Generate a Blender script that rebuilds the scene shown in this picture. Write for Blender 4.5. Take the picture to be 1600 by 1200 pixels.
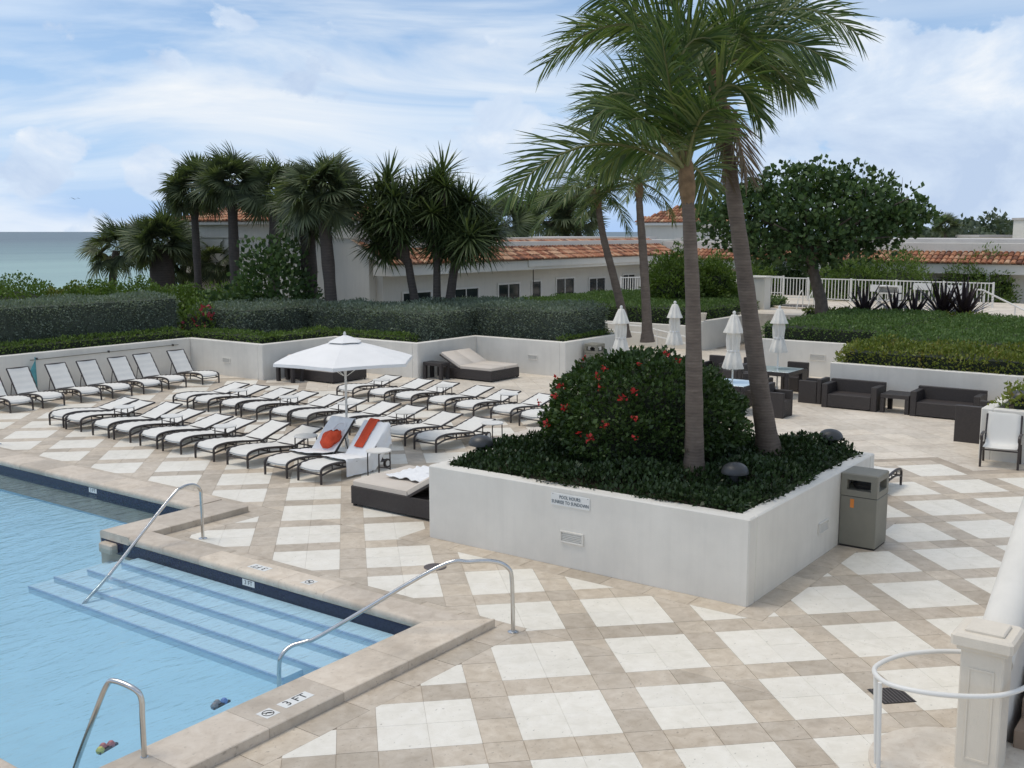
import bpy, math, random
import numpy as np
from mathutils import Vector, Matrix
R = math.radians
for o in list(bpy.data.objects): bpy.data.objects.remove(o)
S = bpy.context.scene
C = S.collection
# ------------------------------------------------------------------ camera
CH = 4.53                       # eye height above the pool deck
FPX, HOR = 1650.0, 362.0        # focal length and horizon row in photo pixels
PITCH = math.atan((600 - HOR) / FPX)
HEAD = R(36.15)                 # heading of the camera, from +X towards +Y
cam_d = bpy.data.cameras.new('camera'); cam = bpy.data.objects.new('camera', cam_d); C.objects.link(cam)
cam.location = (0, 0, CH)
cam.rotation_euler = (math.pi / 2 - PITCH, 0, HEAD - math.pi / 2)
cam_d.sensor_width = 36; cam_d.lens = FPX / 1600 * 36; cam_d.clip_start = 0.1; cam_d.clip_end = 60000
S.camera = cam
S.render.resolution_x, S.render.resolution_y = 1024, 768
S.render.engine = 'CYCLES'
S.cycles.max_bounces = 8; S.cycles.transparent_max_bounces = 16
S.cycles.use_denoising = True
S.view_settings.view_transform = 'Standard'; S.view_settings.look = 'None'
S.view_settings.exposure = 0.16; S.view_settings.gamma = 1.0
# ------------------------------------------------------------------ sky
SUN_DIR = Vector((-0.16, 0.30, 0.94)).normalized()      # towards the sun
W = bpy.data.worlds.new('World'); S.world = W; W.use_nodes = True
wt = W.node_tree; wt.nodes.clear()
class NT:
    def __init__(s, t): s.t = t
    def n(s, kind, **kw):
        nd = s.t.nodes.new(kind)
        for k, v in kw.items():
            if k in nd.bl_rna.properties.keys(): setattr(nd, k, v)
            else: nd.inputs[k.replace('_', ' ')].default_value = v
        return nd
    def l(s, a, b): s.t.links.new(a, b)
    def math(s, op, a, b=None, c=None, clamp=False):
        nd = s.t.nodes.new('ShaderNodeMath'); nd.operation = op; nd.use_clamp = clamp
        for i, v in enumerate((a, b, c)):
            if v is None: continue
            if isinstance(v, (int, float)): nd.inputs[i].default_value = v
            else: s.l(v, nd.inputs[i])
        return nd.outputs[0]
    def ramp(s, fac, stops, interp='LINEAR'):
        nd = s.t.nodes.new('ShaderNodeValToRGB'); cr = nd.color_ramp; cr.interpolation = interp
        while len(cr.elements) < len(stops): cr.elements.new(0.5)
        for e, (p, c) in zip(cr.elements, stops):
            e.position = p; e.color = (*c, 1) if len(c) == 3 else c
        s.l(fac, nd.inputs[0]); return nd.outputs[0]
    def mix(s, fac, a, b, mode='MIX'):
        nd = s.t.nodes.new('ShaderNodeMix'); nd.data_type = 'RGBA'; nd.blend_type = mode
        for sock, v in ((nd.inputs[0], fac), (nd.inputs[6], a), (nd.inputs[7], b)):
            if isinstance(v, (int, float)): sock.default_value = v
            elif isinstance(v, tuple): sock.default_value = (*v, 1) if len(v) == 3 else v
            else: s.l(v, sock)
        return nd.outputs[2]
    def noise(s, vec, scale, detail=4, rough=0.55, dist=0.0):
        nd = s.t.nodes.new('ShaderNodeTexNoise')
        nd.inputs['Scale'].default_value = scale; nd.inputs['Detail'].default_value = detail
        nd.inputs['Roughness'].default_value = rough; nd.inputs['Distortion'].default_value = dist
        if vec is not None: s.l(vec, nd.inputs['Vector'])
        return nd.outputs['Fac']
    def mapping(s, vec, scale=(1, 1, 1), loc=(0, 0, 0), rot=(0, 0, 0)):
        nd = s.t.nodes.new('ShaderNodeMapping'); nd.inputs['Scale'].default_value = scale
        nd.inputs['Location'].default_value = loc; nd.inputs['Rotation'].default_value = rot
        s.l(vec, nd.inputs['Vector']); return nd.outputs[0]
N = NT(wt)
tc = N.n('ShaderNodeTexCoord')
sky = N.n('ShaderNodeTexSky'); sky.sky_type = 'NISHITA'; sky.sun_disc = False
sky.sun_elevation = math.asin(SUN_DIR.z); sky.sun_rotation = math.atan2(SUN_DIR.x, SUN_DIR.y)
sky.altitude = 0; sky.air_density = 1.0; sky.dust_density = 0.1; sky.ozone_density = 1.2
skyc = N.mix(1.0, sky.outputs[0], (0.098, 0.100, 0.104), 'MULTIPLY')
d = tc.outputs['Generated']
sep = N.n('ShaderNodeSeparateXYZ'); N.l(d, sep.inputs[0])
el = sep.outputs[2]
# thin streaky layer
st = N.noise(N.mapping(d, (1.5, 1.5, 9.0), (3.1, 0.4, 1.0)), 1.7, 7, 0.55, 0.7)
st2 = N.noise(N.mapping(d, (1.0, 1.0, 5.0), (7.7, 2.0, 0.2)), 1.1, 3, 0.5, 0.4)
streak = N.ramp(N.math('ADD', N.math('MULTIPLY', st, 0.65), N.math('MULTIPLY', st2, 0.35)), [(0.42, (0.06,)*3), (0.52, (0.60,)*3), (0.62, (0.98,)*3)])
# puffy layer, thickest low over the land
fwd = Vector((math.cos(HEAD), math.sin(HEAD), 0)); rgt = Vector((math.sin(HEAD), -math.cos(HEAD), 0))
def skydir(px, py):
    f3 = fwd * math.cos(PITCH) + Vector((0, 0, -math.sin(PITCH))); u3 = rgt.cross(f3)
    return (f3 * FPX + rgt * (px - 800) + u3 * (600 - py)).normalized()
def bank(px, py, w, h):          # soft swelling of the puffy layer towards one direction
    c = skydir(px, py)
    vm = wt.nodes.new('ShaderNodeVectorMath'); vm.operation = 'SUBTRACT'; N.l(d, vm.inputs[0]); vm.inputs[1].default_value = c
    sp = wt.nodes.new('ShaderNodeVectorMath'); sp.operation = 'MULTIPLY'; N.l(vm.outputs[0], sp.inputs[0]); sp.inputs[1].default_value = (1 / w, 1 / w, 1 / h)
    ln = wt.nodes.new('ShaderNodeVectorMath'); ln.operation = 'LENGTH'; N.l(sp.outputs[0], ln.inputs[0])
    return N.math('SUBTRACT', 1.0, ln.outputs['Value'], clamp=True)
pf = N.noise(N.mapping(d, (1, 1, 1.5), (1.3, 5.2, 0.7)), 9.0, 9, 0.56, 0.15)
bk = N.math('MAXIMUM', N.math('MAXIMUM', bank(1440, 220, 0.17, 0.13), bank(1570, 300, 0.13, 0.09)), N.math('MAXIMUM', N.math('MULTIPLY', bank(790, 235, 0.12, 0.06), 0.6), N.math('MULTIPLY', bank(235, 265, 0.035, 0.03), 0.7)))
lowm = N.ramp(el, [(0.0, (0.10,)*3), (0.10, (0.03,)*3), (0.3, (0.0,)*3)])
puff_raw = N.math('ADD', N.math('ADD', pf, N.math('MULTIPLY', bk, 0.44)), lowm)
puff = N.ramp(puff_raw, [(0.60, (0,)*3), (0.645, (0.85,)*3), (0.78, (1,)*3)])
shade = N.noise(N.mapping(d, (1, 1, 1.8), (4.4, 0.3, 2.1)), 8.0, 7, 0.58, 0.3)
ccol = N.ramp(shade, [(0.36, (0.47, 0.58, 0.76)), (0.52, (0.60, 0.70, 0.84)), (0.70, (0.86, 0.88, 0.90))])
scol = N.ramp(st2, [(0.34, (0.52, 0.67, 0.88)), (0.52, (0.78, 0.84, 0.90)), (0.66, (0.90, 0.90, 0.89))])
skyc = N.mix(N.ramp(el, [(0.0, (0.85,)*3), (0.10, (0.55,)*3), (0.30, (0.0,)*3)]), skyc, (0.30, 0.51, 0.88))
gap = N.math('SUBTRACT', 1.0, N.math('MULTIPLY', bank(1330, 170, 0.34, 0.24), 0.85))      # clearer air round the tall cumulus
c1 = N.mix(N.math('MULTIPLY', streak, gap), skyc, scol)
c2 = N.mix(puff, c1, ccol)
bg = N.n('ShaderNodeBackground'); bg.inputs['Strength'].default_value = 1.0
N.l(c2, bg.inputs[0]); wo = N.n('ShaderNodeOutputWorld'); N.l(bg.outputs[0], wo.inputs[0])
# ------------------------------------------------------------------ sun behind thin cloud
sd = bpy.data.lights.new('sun', 'SUN'); sd.energy = 1.5; sd.angle = R(24); sd.color = (1.0, 0.90, 0.76)
sun = bpy.data.objects.new('sun', sd); C.objects.link(sun)
sun.rotation_euler = SUN_DIR.to_track_quat('Z', 'Y').to_euler(); sun.location = (0, 0, 60)

# ------------------------------------------------------------------ pixel rays (photo pixel -> point on a plane)
F3 = fwd * math.cos(PITCH) + Vector((0, 0, -math.sin(PITCH))); U3 = rgt.cross(F3)
def ray(x, y): return F3 * FPX + rgt * (x - 800) + U3 * (600 - y)
def G(x, y, z=0.0):
    r = ray(x, y); t = (z - CH) / r.z; return Vector((r.x * t, r.y * t, z))
def GX(x, y, X): r = ray(x, y); t = X / r.x; return Vector((X, r.y * t, CH + r.z * t))
def GY(x, y, Y): r = ray(x, y); t = Y / r.y; return Vector((r.x * t, Y, CH + r.z * t))
def GD(x, y, D): r = ray(x, y); t = D / (r.x * fwd.x + r.y * fwd.y); return Vector((r.x * t, r.y * t, CH + r.z * t))

# ------------------------------------------------------------------ materials
def new_mat(name):
    m = bpy.data.materials.new(name); m.use_nodes = True; t = m.node_tree
    return m, NT(t), t.nodes['Principled BSDF']
def coords(N, kind='Object'):
    return N.n('ShaderNodeTexCoord').outputs[kind]
def wpos(N): return N.n('ShaderNodeNewGeometry').outputs['Position']
def mat(name, col, rough=0.6, var=0.12, scale=3.0, bump=0.0, bscale=60, metal=0.0, spec=0.5, detail=5, island=0.0, objvar=0.0, streak=0.0):
    m, N, b = new_mat(name)
    p = wpos(N)
    f = N.noise(p, scale, detail, 0.6)
    lo = tuple(c * (1 - var) for c in col); hi = tuple(min(1, c * (1 + var)) for c in col)
    c = N.ramp(f, [(0.3, lo), (0.7, hi)])
    if streak:                               # rain streaks and scuffs
        g = N.noise(N.mapping(p, (5, 5, 0.35)), 1.6, 5, 0.6)
        c = N.mix(N.math('MULTIPLY', N.ramp(g, [(0.48, (0,)*3), (0.7, (1,)*3)]), streak), c, tuple(k * 0.62 for k in col))
    if island:
        r = N.n('ShaderNodeNewGeometry').outputs['Random Per Island']
        c = N.mix(1.0, c, N.ramp(r, [(0, (1 - island,)*3), (1, (1 + island,)*3)]), 'MULTIPLY')
    if objvar:
        r = N.n('ShaderNodeObjectInfo').outputs['Random']
        c = N.mix(1.0, c, N.ramp(r, [(0, (1 - objvar,)*3), (1, (1 + objvar,)*3)]), 'MULTIPLY')
    N.l(c, b.inputs['Base Color'])
    b.inputs['Roughness'].default_value = rough; b.inputs['Metallic'].default_value = metal
    b.inputs['Specular IOR Level'].default_value = spec
    if bump:
        bp = N.n('ShaderNodeBump'); bp.inputs['Strength'].default_value = bump; bp.inputs['Distance'].default_value = 0.01
        N.l(N.noise(p, bscale, 4, 0.6), bp.inputs['Height']); N.l(bp.outputs[0], b.inputs['Normal'])
    return m
def travertine(name, cols, pit=0.5, rough=0.55, pr=(0.62, 0.72), tv=1.0, dirtk=0.28):
    m, N, b = new_mat(name)
    p = wpos(N)
    big = N.noise(p, 0.55, 5, 0.6)
    mid = N.noise(N.mapping(p, (3, 3, 3), rot=(0, 0, 0.6)), 2.2, 6, 0.62, 0.6)
    c = N.ramp(N.math('ADD', N.math('MULTIPLY', big, 0.4), N.math('MULTIPLY', mid, 0.6)), [(0.33, cols[0]), (0.5, cols[1]), (0.66, cols[2])])
    r = N.n('ShaderNodeNewGeometry').outputs['Random Per Island']; ro = N.n('ShaderNodeObjectInfo').outputs['Random']
    rr = N.math('FRACT', N.math('ADD', r, ro))
    c = N.mix(1.0, c, N.ramp(rr, [(0, (1 - 0.20 * tv, 1 - 0.21 * tv, 1 - 0.23 * tv)), (0.5, (1 - 0.02 * tv, 1 - 0.03 * tv, 1 - 0.04 * tv)), (1, (1 + 0.10 * tv, 1 + 0.08 * tv, 1 + 0.04 * tv))]), 'MULTIPLY')
    pits = N.noise(N.mapping(p, (1, 1.6, 1), rot=(0, 0, 0.8)), 20, 3, 0.6)
    pm = N.ramp(pits, [(pr[0], (0,)*3), (pr[1], (1,)*3)])
    c = N.mix(N.math('MULTIPLY', pm, pit), c, tuple(k * 0.45 for k in cols[0]))
    dirt = N.ramp(N.noise(p, 0.9, 7, 0.65, 0.5), [(0.5, (0,)*3), (0.72, (1,)*3)])
    c = N.mix(N.math('MULTIPLY', dirt, dirtk), c, tuple(k * 0.62 for k in cols[0]))
    N.l(c, b.inputs['Base Color']); b.inputs['Roughness'].default_value = rough
    bp = N.n('ShaderNodeBump'); bp.inputs['Strength'].default_value = 0.35; bp.inputs['Distance'].default_value = 0.006
    N.l(N.math('SUBTRACT', N.noise(p, 45, 4), N.math('MULTIPLY', pm, 0.8)), bp.inputs['Height']); N.l(bp.outputs[0], b.inputs['Normal'])
    return m
def leafmat(name, stops, rough=0.5, trans=0.25, patch=0.35):
    m, N, b = new_mat(name)
    r = N.n('ShaderNodeNewGeometry').outputs['Random Per Island']
    p = wpos(N)
    f = N.noise(p, 1.3, 3, 0.6)
    k = N.math('ADD', N.math('MULTIPLY', r, 1 - patch), N.math('MULTIPLY', N.ramp(f, [(0.3, (0,)*3), (0.7, (1,)*3)]), patch))
    c = N.ramp(k, [(i / (len(stops) - 1), s) for i, s in enumerate(stops)])
    N.l(c, b.inputs['Base Color']); b.inputs['Roughness'].default_value = rough
    b.inputs['Specular IOR Level'].default_value = 0.35
    tr = N.n('ShaderNodeBsdfTranslucent'); N.l(N.mix(1.0, c, (1.1, 1.2, 0.5), 'MULTIPLY'), tr.inputs[0])
    mx = N.n('ShaderNodeMixShader'); mx.inputs[0].default_value = trans
    N.l(b.outputs[0], mx.inputs[1]); N.l(tr.outputs[0], mx.inputs[2])
    N.l(mx.outputs[0], m.node_tree.nodes['Material Output'].inputs[0])
    return m
MT = {}
MT['white_tile'] = travertine('white_tile', [(0.72, 0.685, 0.595), (0.80, 0.765, 0.68), (0.86, 0.83, 0.755)], 0.7, 0.5, (0.665, 0.70), 0.16, 0.14)
MT['band_tile'] = travertine('band_tile', [(0.44, 0.37, 0.285), (0.555, 0.485, 0.395), (0.65, 0.585, 0.495)], 0.6, tv=0.85, dirtk=0.42)
MT['plain_tile'] = travertine('plain_tile', [(0.58, 0.50, 0.405), (0.70, 0.635, 0.54), (0.78, 0.72, 0.63)], 0.4, tv=0.6, dirtk=0.5)
MT['coping'] = travertine('coping', [(0.50, 0.425, 0.34), (0.61, 0.535, 0.445), (0.69, 0.62, 0.53)], 0.5, dirtk=0.5)
MT['grout'] = mat('grout', (0.42, 0.36, 0.29), 0.9, 0.2, 2)
MT['stucco'] = mat('stucco', (0.745, 0.72, 0.66), 0.85, 0.07, 1.2, 0.35, 130, streak=0.10)
MT['stucco_far'] = mat('stucco_far', (0.70, 0.68, 0.62), 0.85, 0.06, 0.5, 0, streak=0.12)
MT['soil'] = mat('soil', (0.05, 0.04, 0.03), 0.95, 0.3, 8)
MT['dark_metal'] = mat('dark_metal', (0.045, 0.036, 0.034), 0.42, 0.2, 8)
MT['sling'] = mat('sling', (0.74, 0.73, 0.69), 0.8, 0.04, 2, 0.25, 220, objvar=0.025)
MT['cushion'] = mat('cushion', (0.62, 0.56, 0.49), 0.85, 0.05, 2, 0.25, 160)
MT['towel'] = mat('towel', (0.84, 0.85, 0.86), 0.95, 0.03, 6, 0.5, 140)
MT['canvas'] = mat('canvas', (0.82, 0.82, 0.81), 0.85, 0.04, 2.0, 0.2, 200)
MT['canvas_old'] = mat('canvas_old', (0.74, 0.72, 0.66), 0.85, 0.10, 4.0, 0.2, 200)
MT['white_metal'] = mat('white_metal', (0.76, 0.75, 0.71), 0.4, 0.05, 3)
MT['steel'] = mat('steel', (0.62, 0.62, 0.61), 0.22, 0.08, 9, metal=1.0)
MT['orange'] = mat('orange', (0.62, 0.07, 0.022), 0.8, 0.15, 7, 0.4, 90)
MT['teal'] = mat('teal', (0.10, 0.34, 0.38), 0.8, 0.2, 5)
MT['bin_metal'] = mat('bin_metal', (0.225, 0.215, 0.175), 0.55, 0.08, 3, 0.15, 200)
MT['bin_dark'] = mat('bin_dark', (0.03, 0.028, 0.026), 0.7)
MT['sticker'] = mat('sticker', (0.75, 0.25, 0.05), 0.6)
MT['dome'] = mat('dome', (0.048, 0.050, 0.052), 0.42, 0.15, 5)
MT['sign_face'] = mat('sign_face', (0.74, 0.75, 0.73), 0.5, 0.04, 4)
MT['ink'] = mat('ink', (0.03, 0.06, 0.09), 0.6, 0.1)
MT['ink_black'] = mat('ink_black', (0.025, 0.025, 0.025), 0.6, 0.1)
MT['cast_stone'] = mat('cast_stone', (0.72, 0.66, 0.56), 0.75, 0.06, 2.5, 0.3, 120, streak=0.15)
MT['stair_stone'] = mat('stair_stone', (0.30, 0.22, 0.16), 0.7, 0.15, 3, 0.2, 80)
MT['pool_plaster'] = mat('pool_plaster', (0.46, 0.665, 0.795), 0.8, 0.04, 1.2)
MT['step_plaster'] = mat('step_plaster', (0.60, 0.735, 0.83), 0.8, 0.04, 1.5)
MT['step_edge'] = mat('step_edge', (0.46, 0.57, 0.74), 0.4, 0.1, 20)
MT['trunk'] = None
MT['glass_top'] = mat('glass_top', (0.55, 0.64, 0.66), 0.06, 0.05, 2)
MT['pane'] = mat('pane', (0.025, 0.032, 0.036), 0.08, 0.3, 2)
MT['bark'] = mat('bark', (0.13, 0.105, 0.085), 0.9, 0.3, 6, 0.8, 25)
MT['drain'] = mat('drain', (0.10, 0.085, 0.085), 0.6, 0.15, 10)
MT['sand'] = mat('sand', (0.42, 0.36, 0.27), 0.95, 0.15, 0.5)
MT['asphalt_roof'] = mat('asphalt_roof', (0.50, 0.48, 0.46), 0.9, 0.12, 0.5)
def wickermat():
    m, N, b = new_mat('wicker')
    p = wpos(N)
    w1 = N.n('ShaderNodeTexWave'); w1.wave_type = 'BANDS'; w1.bands_direction = 'Z'; w1.inputs['Scale'].default_value = 32; w1.inputs['Distortion'].default_value = 1.0
    N.l(p, w1.inputs['Vector'])
    f = N.noise(p, 26, 3, 0.6)
    k = N.math('ADD', N.math('MULTIPLY', w1.outputs['Fac'], 0.5), N.math('MULTIPLY', f, 0.5))
    N.l(N.ramp(k, [(0.25, (0.016, 0.013, 0.013)), (0.75, (0.050, 0.041, 0.039))]), b.inputs['Base Color'])
    b.inputs['Roughness'].default_value = 0.5
    bp = N.n('ShaderNodeBump'); bp.inputs['Strength'].default_value = 0.6; bp.inputs['Distance'].default_value = 0.008
    N.l(k, bp.inputs['Height']); N.l(bp.outputs[0], b.inputs['Normal'])
    return m
MT['wicker'] = wickermat()
def palmtrunk(name, dark, light, ring):
    m, N, b = new_mat(name)
    p = coords(N)
    w = N.n('ShaderNodeTexWave'); w.wave_type = 'BANDS'; w.bands_direction = 'Z'; w.inputs['Scale'].default_value = ring
    w.inputs['Distortion'].default_value = 1.6; w.inputs['Detail'].default_value = 3; w.inputs['Detail Scale'].default_value = 3.0
    N.l(p, w.inputs['Vector'])
    f = N.math('ADD', N.math('MULTIPLY', N.noise(N.mapping(p, (1.3, 1.3, 7.0)), 3.2, 6, 0.68, 0.4), 0.6), N.math('MULTIPLY', N.noise(p, 2.6, 5, 0.65), 0.4))
    k = N.math('ADD', N.math('MULTIPLY', w.outputs['Fac'], 0.07), N.math('MULTIPLY', f, 0.93))
    N.l(N.ramp(k, [(0.30, dark), (0.55, tuple((a + c) / 2 for a, c in zip(dark, light))), (0.72, light)]), b.inputs['Base Color'])
    b.inputs['Roughness'].default_value = 0.9
    bp = N.n('ShaderNodeBump'); bp.inputs['Strength'].default_value = 0.5; bp.inputs['Distance'].default_value = 0.02
    N.l(k, bp.inputs['Height']); N.l(bp.outputs[0], b.inputs['Normal'])
    return m
MT['coco_trunk'] = palmtrunk('coco_trunk', (0.085, 0.065, 0.052), (0.25, 0.20, 0.16), 7.5)
MT['sabal_trunk'] = palmtrunk('sabal_trunk', (0.05, 0.042, 0.038), (0.13, 0.108, 0.092), 3.0)
MT['coco_leaf'] = leafmat('coco_leaf', [(0.032, 0.060, 0.024), (0.065, 0.115, 0.038), (0.12, 0.17, 0.055), (0.20, 0.24, 0.085)], 0.42, 0.33, 0.25)
MT['rachis'] = mat('rachis', (0.16, 0.17, 0.065), 0.5, 0.2, 5)
MT['husk'] = mat('husk', (0.20, 0.13, 0.07), 0.9, 0.3, 12)
MT['dead_leaf'] = leafmat('dead_leaf', [(0.10, 0.075, 0.05), (0.16, 0.12, 0.08), (0.22, 0.17, 0.115)], 0.8, 0.15)
MT['sabal_leaf'] = leafmat('sabal_leaf', [(0.045, 0.062, 0.036), (0.080, 0.108, 0.058), (0.125, 0.158, 0.082), (0.18, 0.21, 0.115)], 0.5, 0.3, 0.2)
MT['dracaena_leaf'] = leafmat('dracaena_leaf', [(0.030, 0.046, 0.022), (0.058, 0.086, 0.036), (0.10, 0.14, 0.055), (0.16, 0.20, 0.08)], 0.42, 0.25, 0.2)
MT['silver_leaf'] = leafmat('silver_leaf', [(0.115, 0.145, 0.112), (0.165, 0.205, 0.160), (0.225, 0.275, 0.220), (0.29, 0.345, 0.28)], 0.65, 0.25, 0.35)
MT['green_leaf'] = leafmat('green_leaf', [(0.060, 0.098, 0.020), (0.115, 0.185, 0.040), (0.19, 0.27, 0.062)], 0.5, 0.25, 0.4)
MT['lawn_leaf'] = leafmat('lawn_leaf', [(0.070, 0.115, 0.032), (0.115, 0.190, 0.055), (0.18, 0.27, 0.085)], 0.5, 0.25, 0.4)
MT['yellow_leaf'] = leafmat('yellow_leaf', [(0.070, 0.105, 0.020), (0.135, 0.18, 0.034), (0.21, 0.24, 0.046), (0.23, 0.16, 0.05)], 0.5, 0.25, 0.45)
MT['dark_leaf'] = leafmat('dark_leaf', [(0.015, 0.029, 0.011), (0.032, 0.058, 0.021), (0.058, 0.098, 0.034)], 0.42, 0.15, 0.35)
MT['bush_leaf'] = leafmat('bush_leaf', [(0.022, 0.045, 0.013), (0.050, 0.090, 0.026), (0.095, 0.15, 0.044)], 0.42, 0.2, 0.4)
MT['seagrape_leaf'] = leafmat('seagrape_leaf', [(0.022, 0.045, 0.015), (0.045, 0.088, 0.030), (0.085, 0.145, 0.048), (0.13, 0.19, 0.07)], 0.6, 0.2, 0.3)
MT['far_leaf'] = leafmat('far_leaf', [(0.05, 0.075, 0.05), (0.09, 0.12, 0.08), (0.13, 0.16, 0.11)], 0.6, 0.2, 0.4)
MT['agave_leaf'] = leafmat('agave_leaf', [(0.020, 0.014, 0.020), (0.038, 0.026, 0.032), (0.060, 0.044, 0.045)], 0.4, 0.1, 0.2)
MT['flower'] = leafmat('flower', [(0.30, 0.015, 0.02), (0.50, 0.03, 0.035), (0.62, 0.075, 0.07)], 0.6, 0.25, 0.2)
MT['pink_flower'] = leafmat('pink_flower', [(0.25, 0.03, 0.05), (0.40, 0.06, 0.09)], 0.6, 0.25, 0.2)
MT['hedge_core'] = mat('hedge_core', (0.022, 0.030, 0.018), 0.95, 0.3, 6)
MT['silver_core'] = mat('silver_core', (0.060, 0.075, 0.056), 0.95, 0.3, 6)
def rooftile():
    m, N, b = new_mat('roof_tile')
    r = N.n('ShaderNodeNewGeometry').outputs['Random Per Island']
    c = N.ramp(r, [(0, (0.14, 0.06, 0.036)), (0.3, (0.32, 0.12, 0.06)), (0.6, (0.44, 0.20, 0.105)), (0.85, (0.54, 0.34, 0.21)), (1, (0.26, 0.11, 0.065))])
    N.l(N.mix(0.5, c, N.ramp(N.noise(wpos(N), 9, 4), [(0.3, (0.55,)*3), (0.7, (1.2,)*3)]), 'MULTIPLY'), b.inputs['Base Color']); b.inputs['Roughness'].default_value = 0.85
    return m
MT['roof_tile'] = rooftile()
def bandmat():                  # small glazed waterline tiles
    m, N, b = new_mat('waterline_tile')
    br = N.n('ShaderNodeTexBrick'); br.offset = 0; br.inputs['Scale'].default_value = 20
    br.inputs['Color1'].default_value = (0.010, 0.013, 0.040, 1); br.inputs['Color2'].default_value = (0.020, 0.025, 0.066, 1); br.inputs['Mortar'].default_value = (0.035, 0.040, 0.060, 1)
    br.inputs['Mortar Size'].default_value = 0.02; br.inputs['Brick Width'].default_value = 0.5; br.inputs['Row Height'].default_value = 0.5
    sp = N.n('ShaderNodeSeparateXYZ'); N.l(wpos(N), sp.inputs[0]); cb = N.n('ShaderNodeCombineXYZ')
    N.l(N.math('ADD', sp.outputs[0], sp.outputs[1]), cb.inputs[0]); N.l(sp.outputs[2], cb.inputs[1]); N.l(cb.outputs[0], br.inputs['Vector'])
    N.l(br.outputs[0], b.inputs['Base Color']); b.inputs['Roughness'].default_value = 0.15
    return m
MT['waterline'] = bandmat()
def watermat():
    m, N, b = new_mat('pool_water'); t = m.node_tree; t.nodes.remove(b)
    p = wpos(N)
    h = N.math('ADD', N.noise(N.mapping(p, (1.2, 3.2, 1), rot=(0, 0, R(-28))), 1.5, 4, 0.55, 0.8), N.math('MULTIPLY', N.noise(N.mapping(p, (2, 5, 1), rot=(0, 0, R(-18))), 4.0, 3, 0.5, 0.5), 0.35))
    bp = N.n('ShaderNodeBump'); bp.inputs['Strength'].default_value = 0.30; bp.inputs['Distance'].default_value = 0.12; N.l(h, bp.inputs['Height'])
    gl = N.n('ShaderNodeBsdfGlossy'); gl.inputs['Roughness'].default_value = 0.015; N.l(bp.outputs[0], gl.inputs['Normal'])
    tr = N.n('ShaderNodeBsdfTransparent'); tr.inputs[0].default_value = (0.83, 0.93, 0.975, 1)
    fr = N.n('ShaderNodeFresnel'); fr.inputs['IOR'].default_value = 1.33; N.l(bp.outputs[0], fr.inputs['Normal'])
    mx = N.n('ShaderNodeMixShader'); N.l(N.math('MULTIPLY', fr.outputs[0], 0.9), mx.inputs[0]); N.l(tr.outputs[0], mx.inputs[1]); N.l(gl.outputs[0], mx.inputs[2])
    N.l(mx.outputs[0], t.nodes['Material Output'].inputs[0]); return m
MT['water'] = watermat()
def seamat():
    m, N, b = new_mat('sea_water')
    p = wpos(N)
    sp = N.n('ShaderNodeSeparateXYZ'); N.l(p, sp.inputs[0])
    off = N.math('DIVIDE', N.math('SUBTRACT', sp.outputs[1], 60), 900, clamp=True)        # green shallows to grey-blue deep water
    wob = N.math('ADD', N.math('POWER', off, 0.55), N.math('MULTIPLY', N.math('SUBTRACT', N.noise(N.mapping(p, (0.004, 0.02, 1)), 1.0, 5), 0.5), 0.45))
    c = N.ramp(wob, [(0, (0.40, 0.54, 0.50)), (0.25, (0.32, 0.46, 0.445)), (0.6, (0.19, 0.28, 0.30)), (1, (0.14, 0.19, 0.225))])
    N.l(c, b.inputs['Base Color']); b.inputs['Roughness'].default_value = 0.5; b.inputs['Specular IOR Level'].default_value = 0.25
    bp = N.n('ShaderNodeBump'); bp.inputs['Strength'].default_value = 0.9; bp.inputs['Distance'].default_value = 0.8
    N.l(N.math('ADD', N.noise(N.mapping(p, (0.05, 0.16, 1), rot=(0, 0, 0.2)), 1.0, 6, 0.65), N.noise(N.mapping(p, (0.008, 0.03, 1)), 1.0, 3)), bp.inputs['Height']); N.l(bp.outputs[0], b.inputs['Normal'])
    return m
MT['sea'] = seamat()

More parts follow.
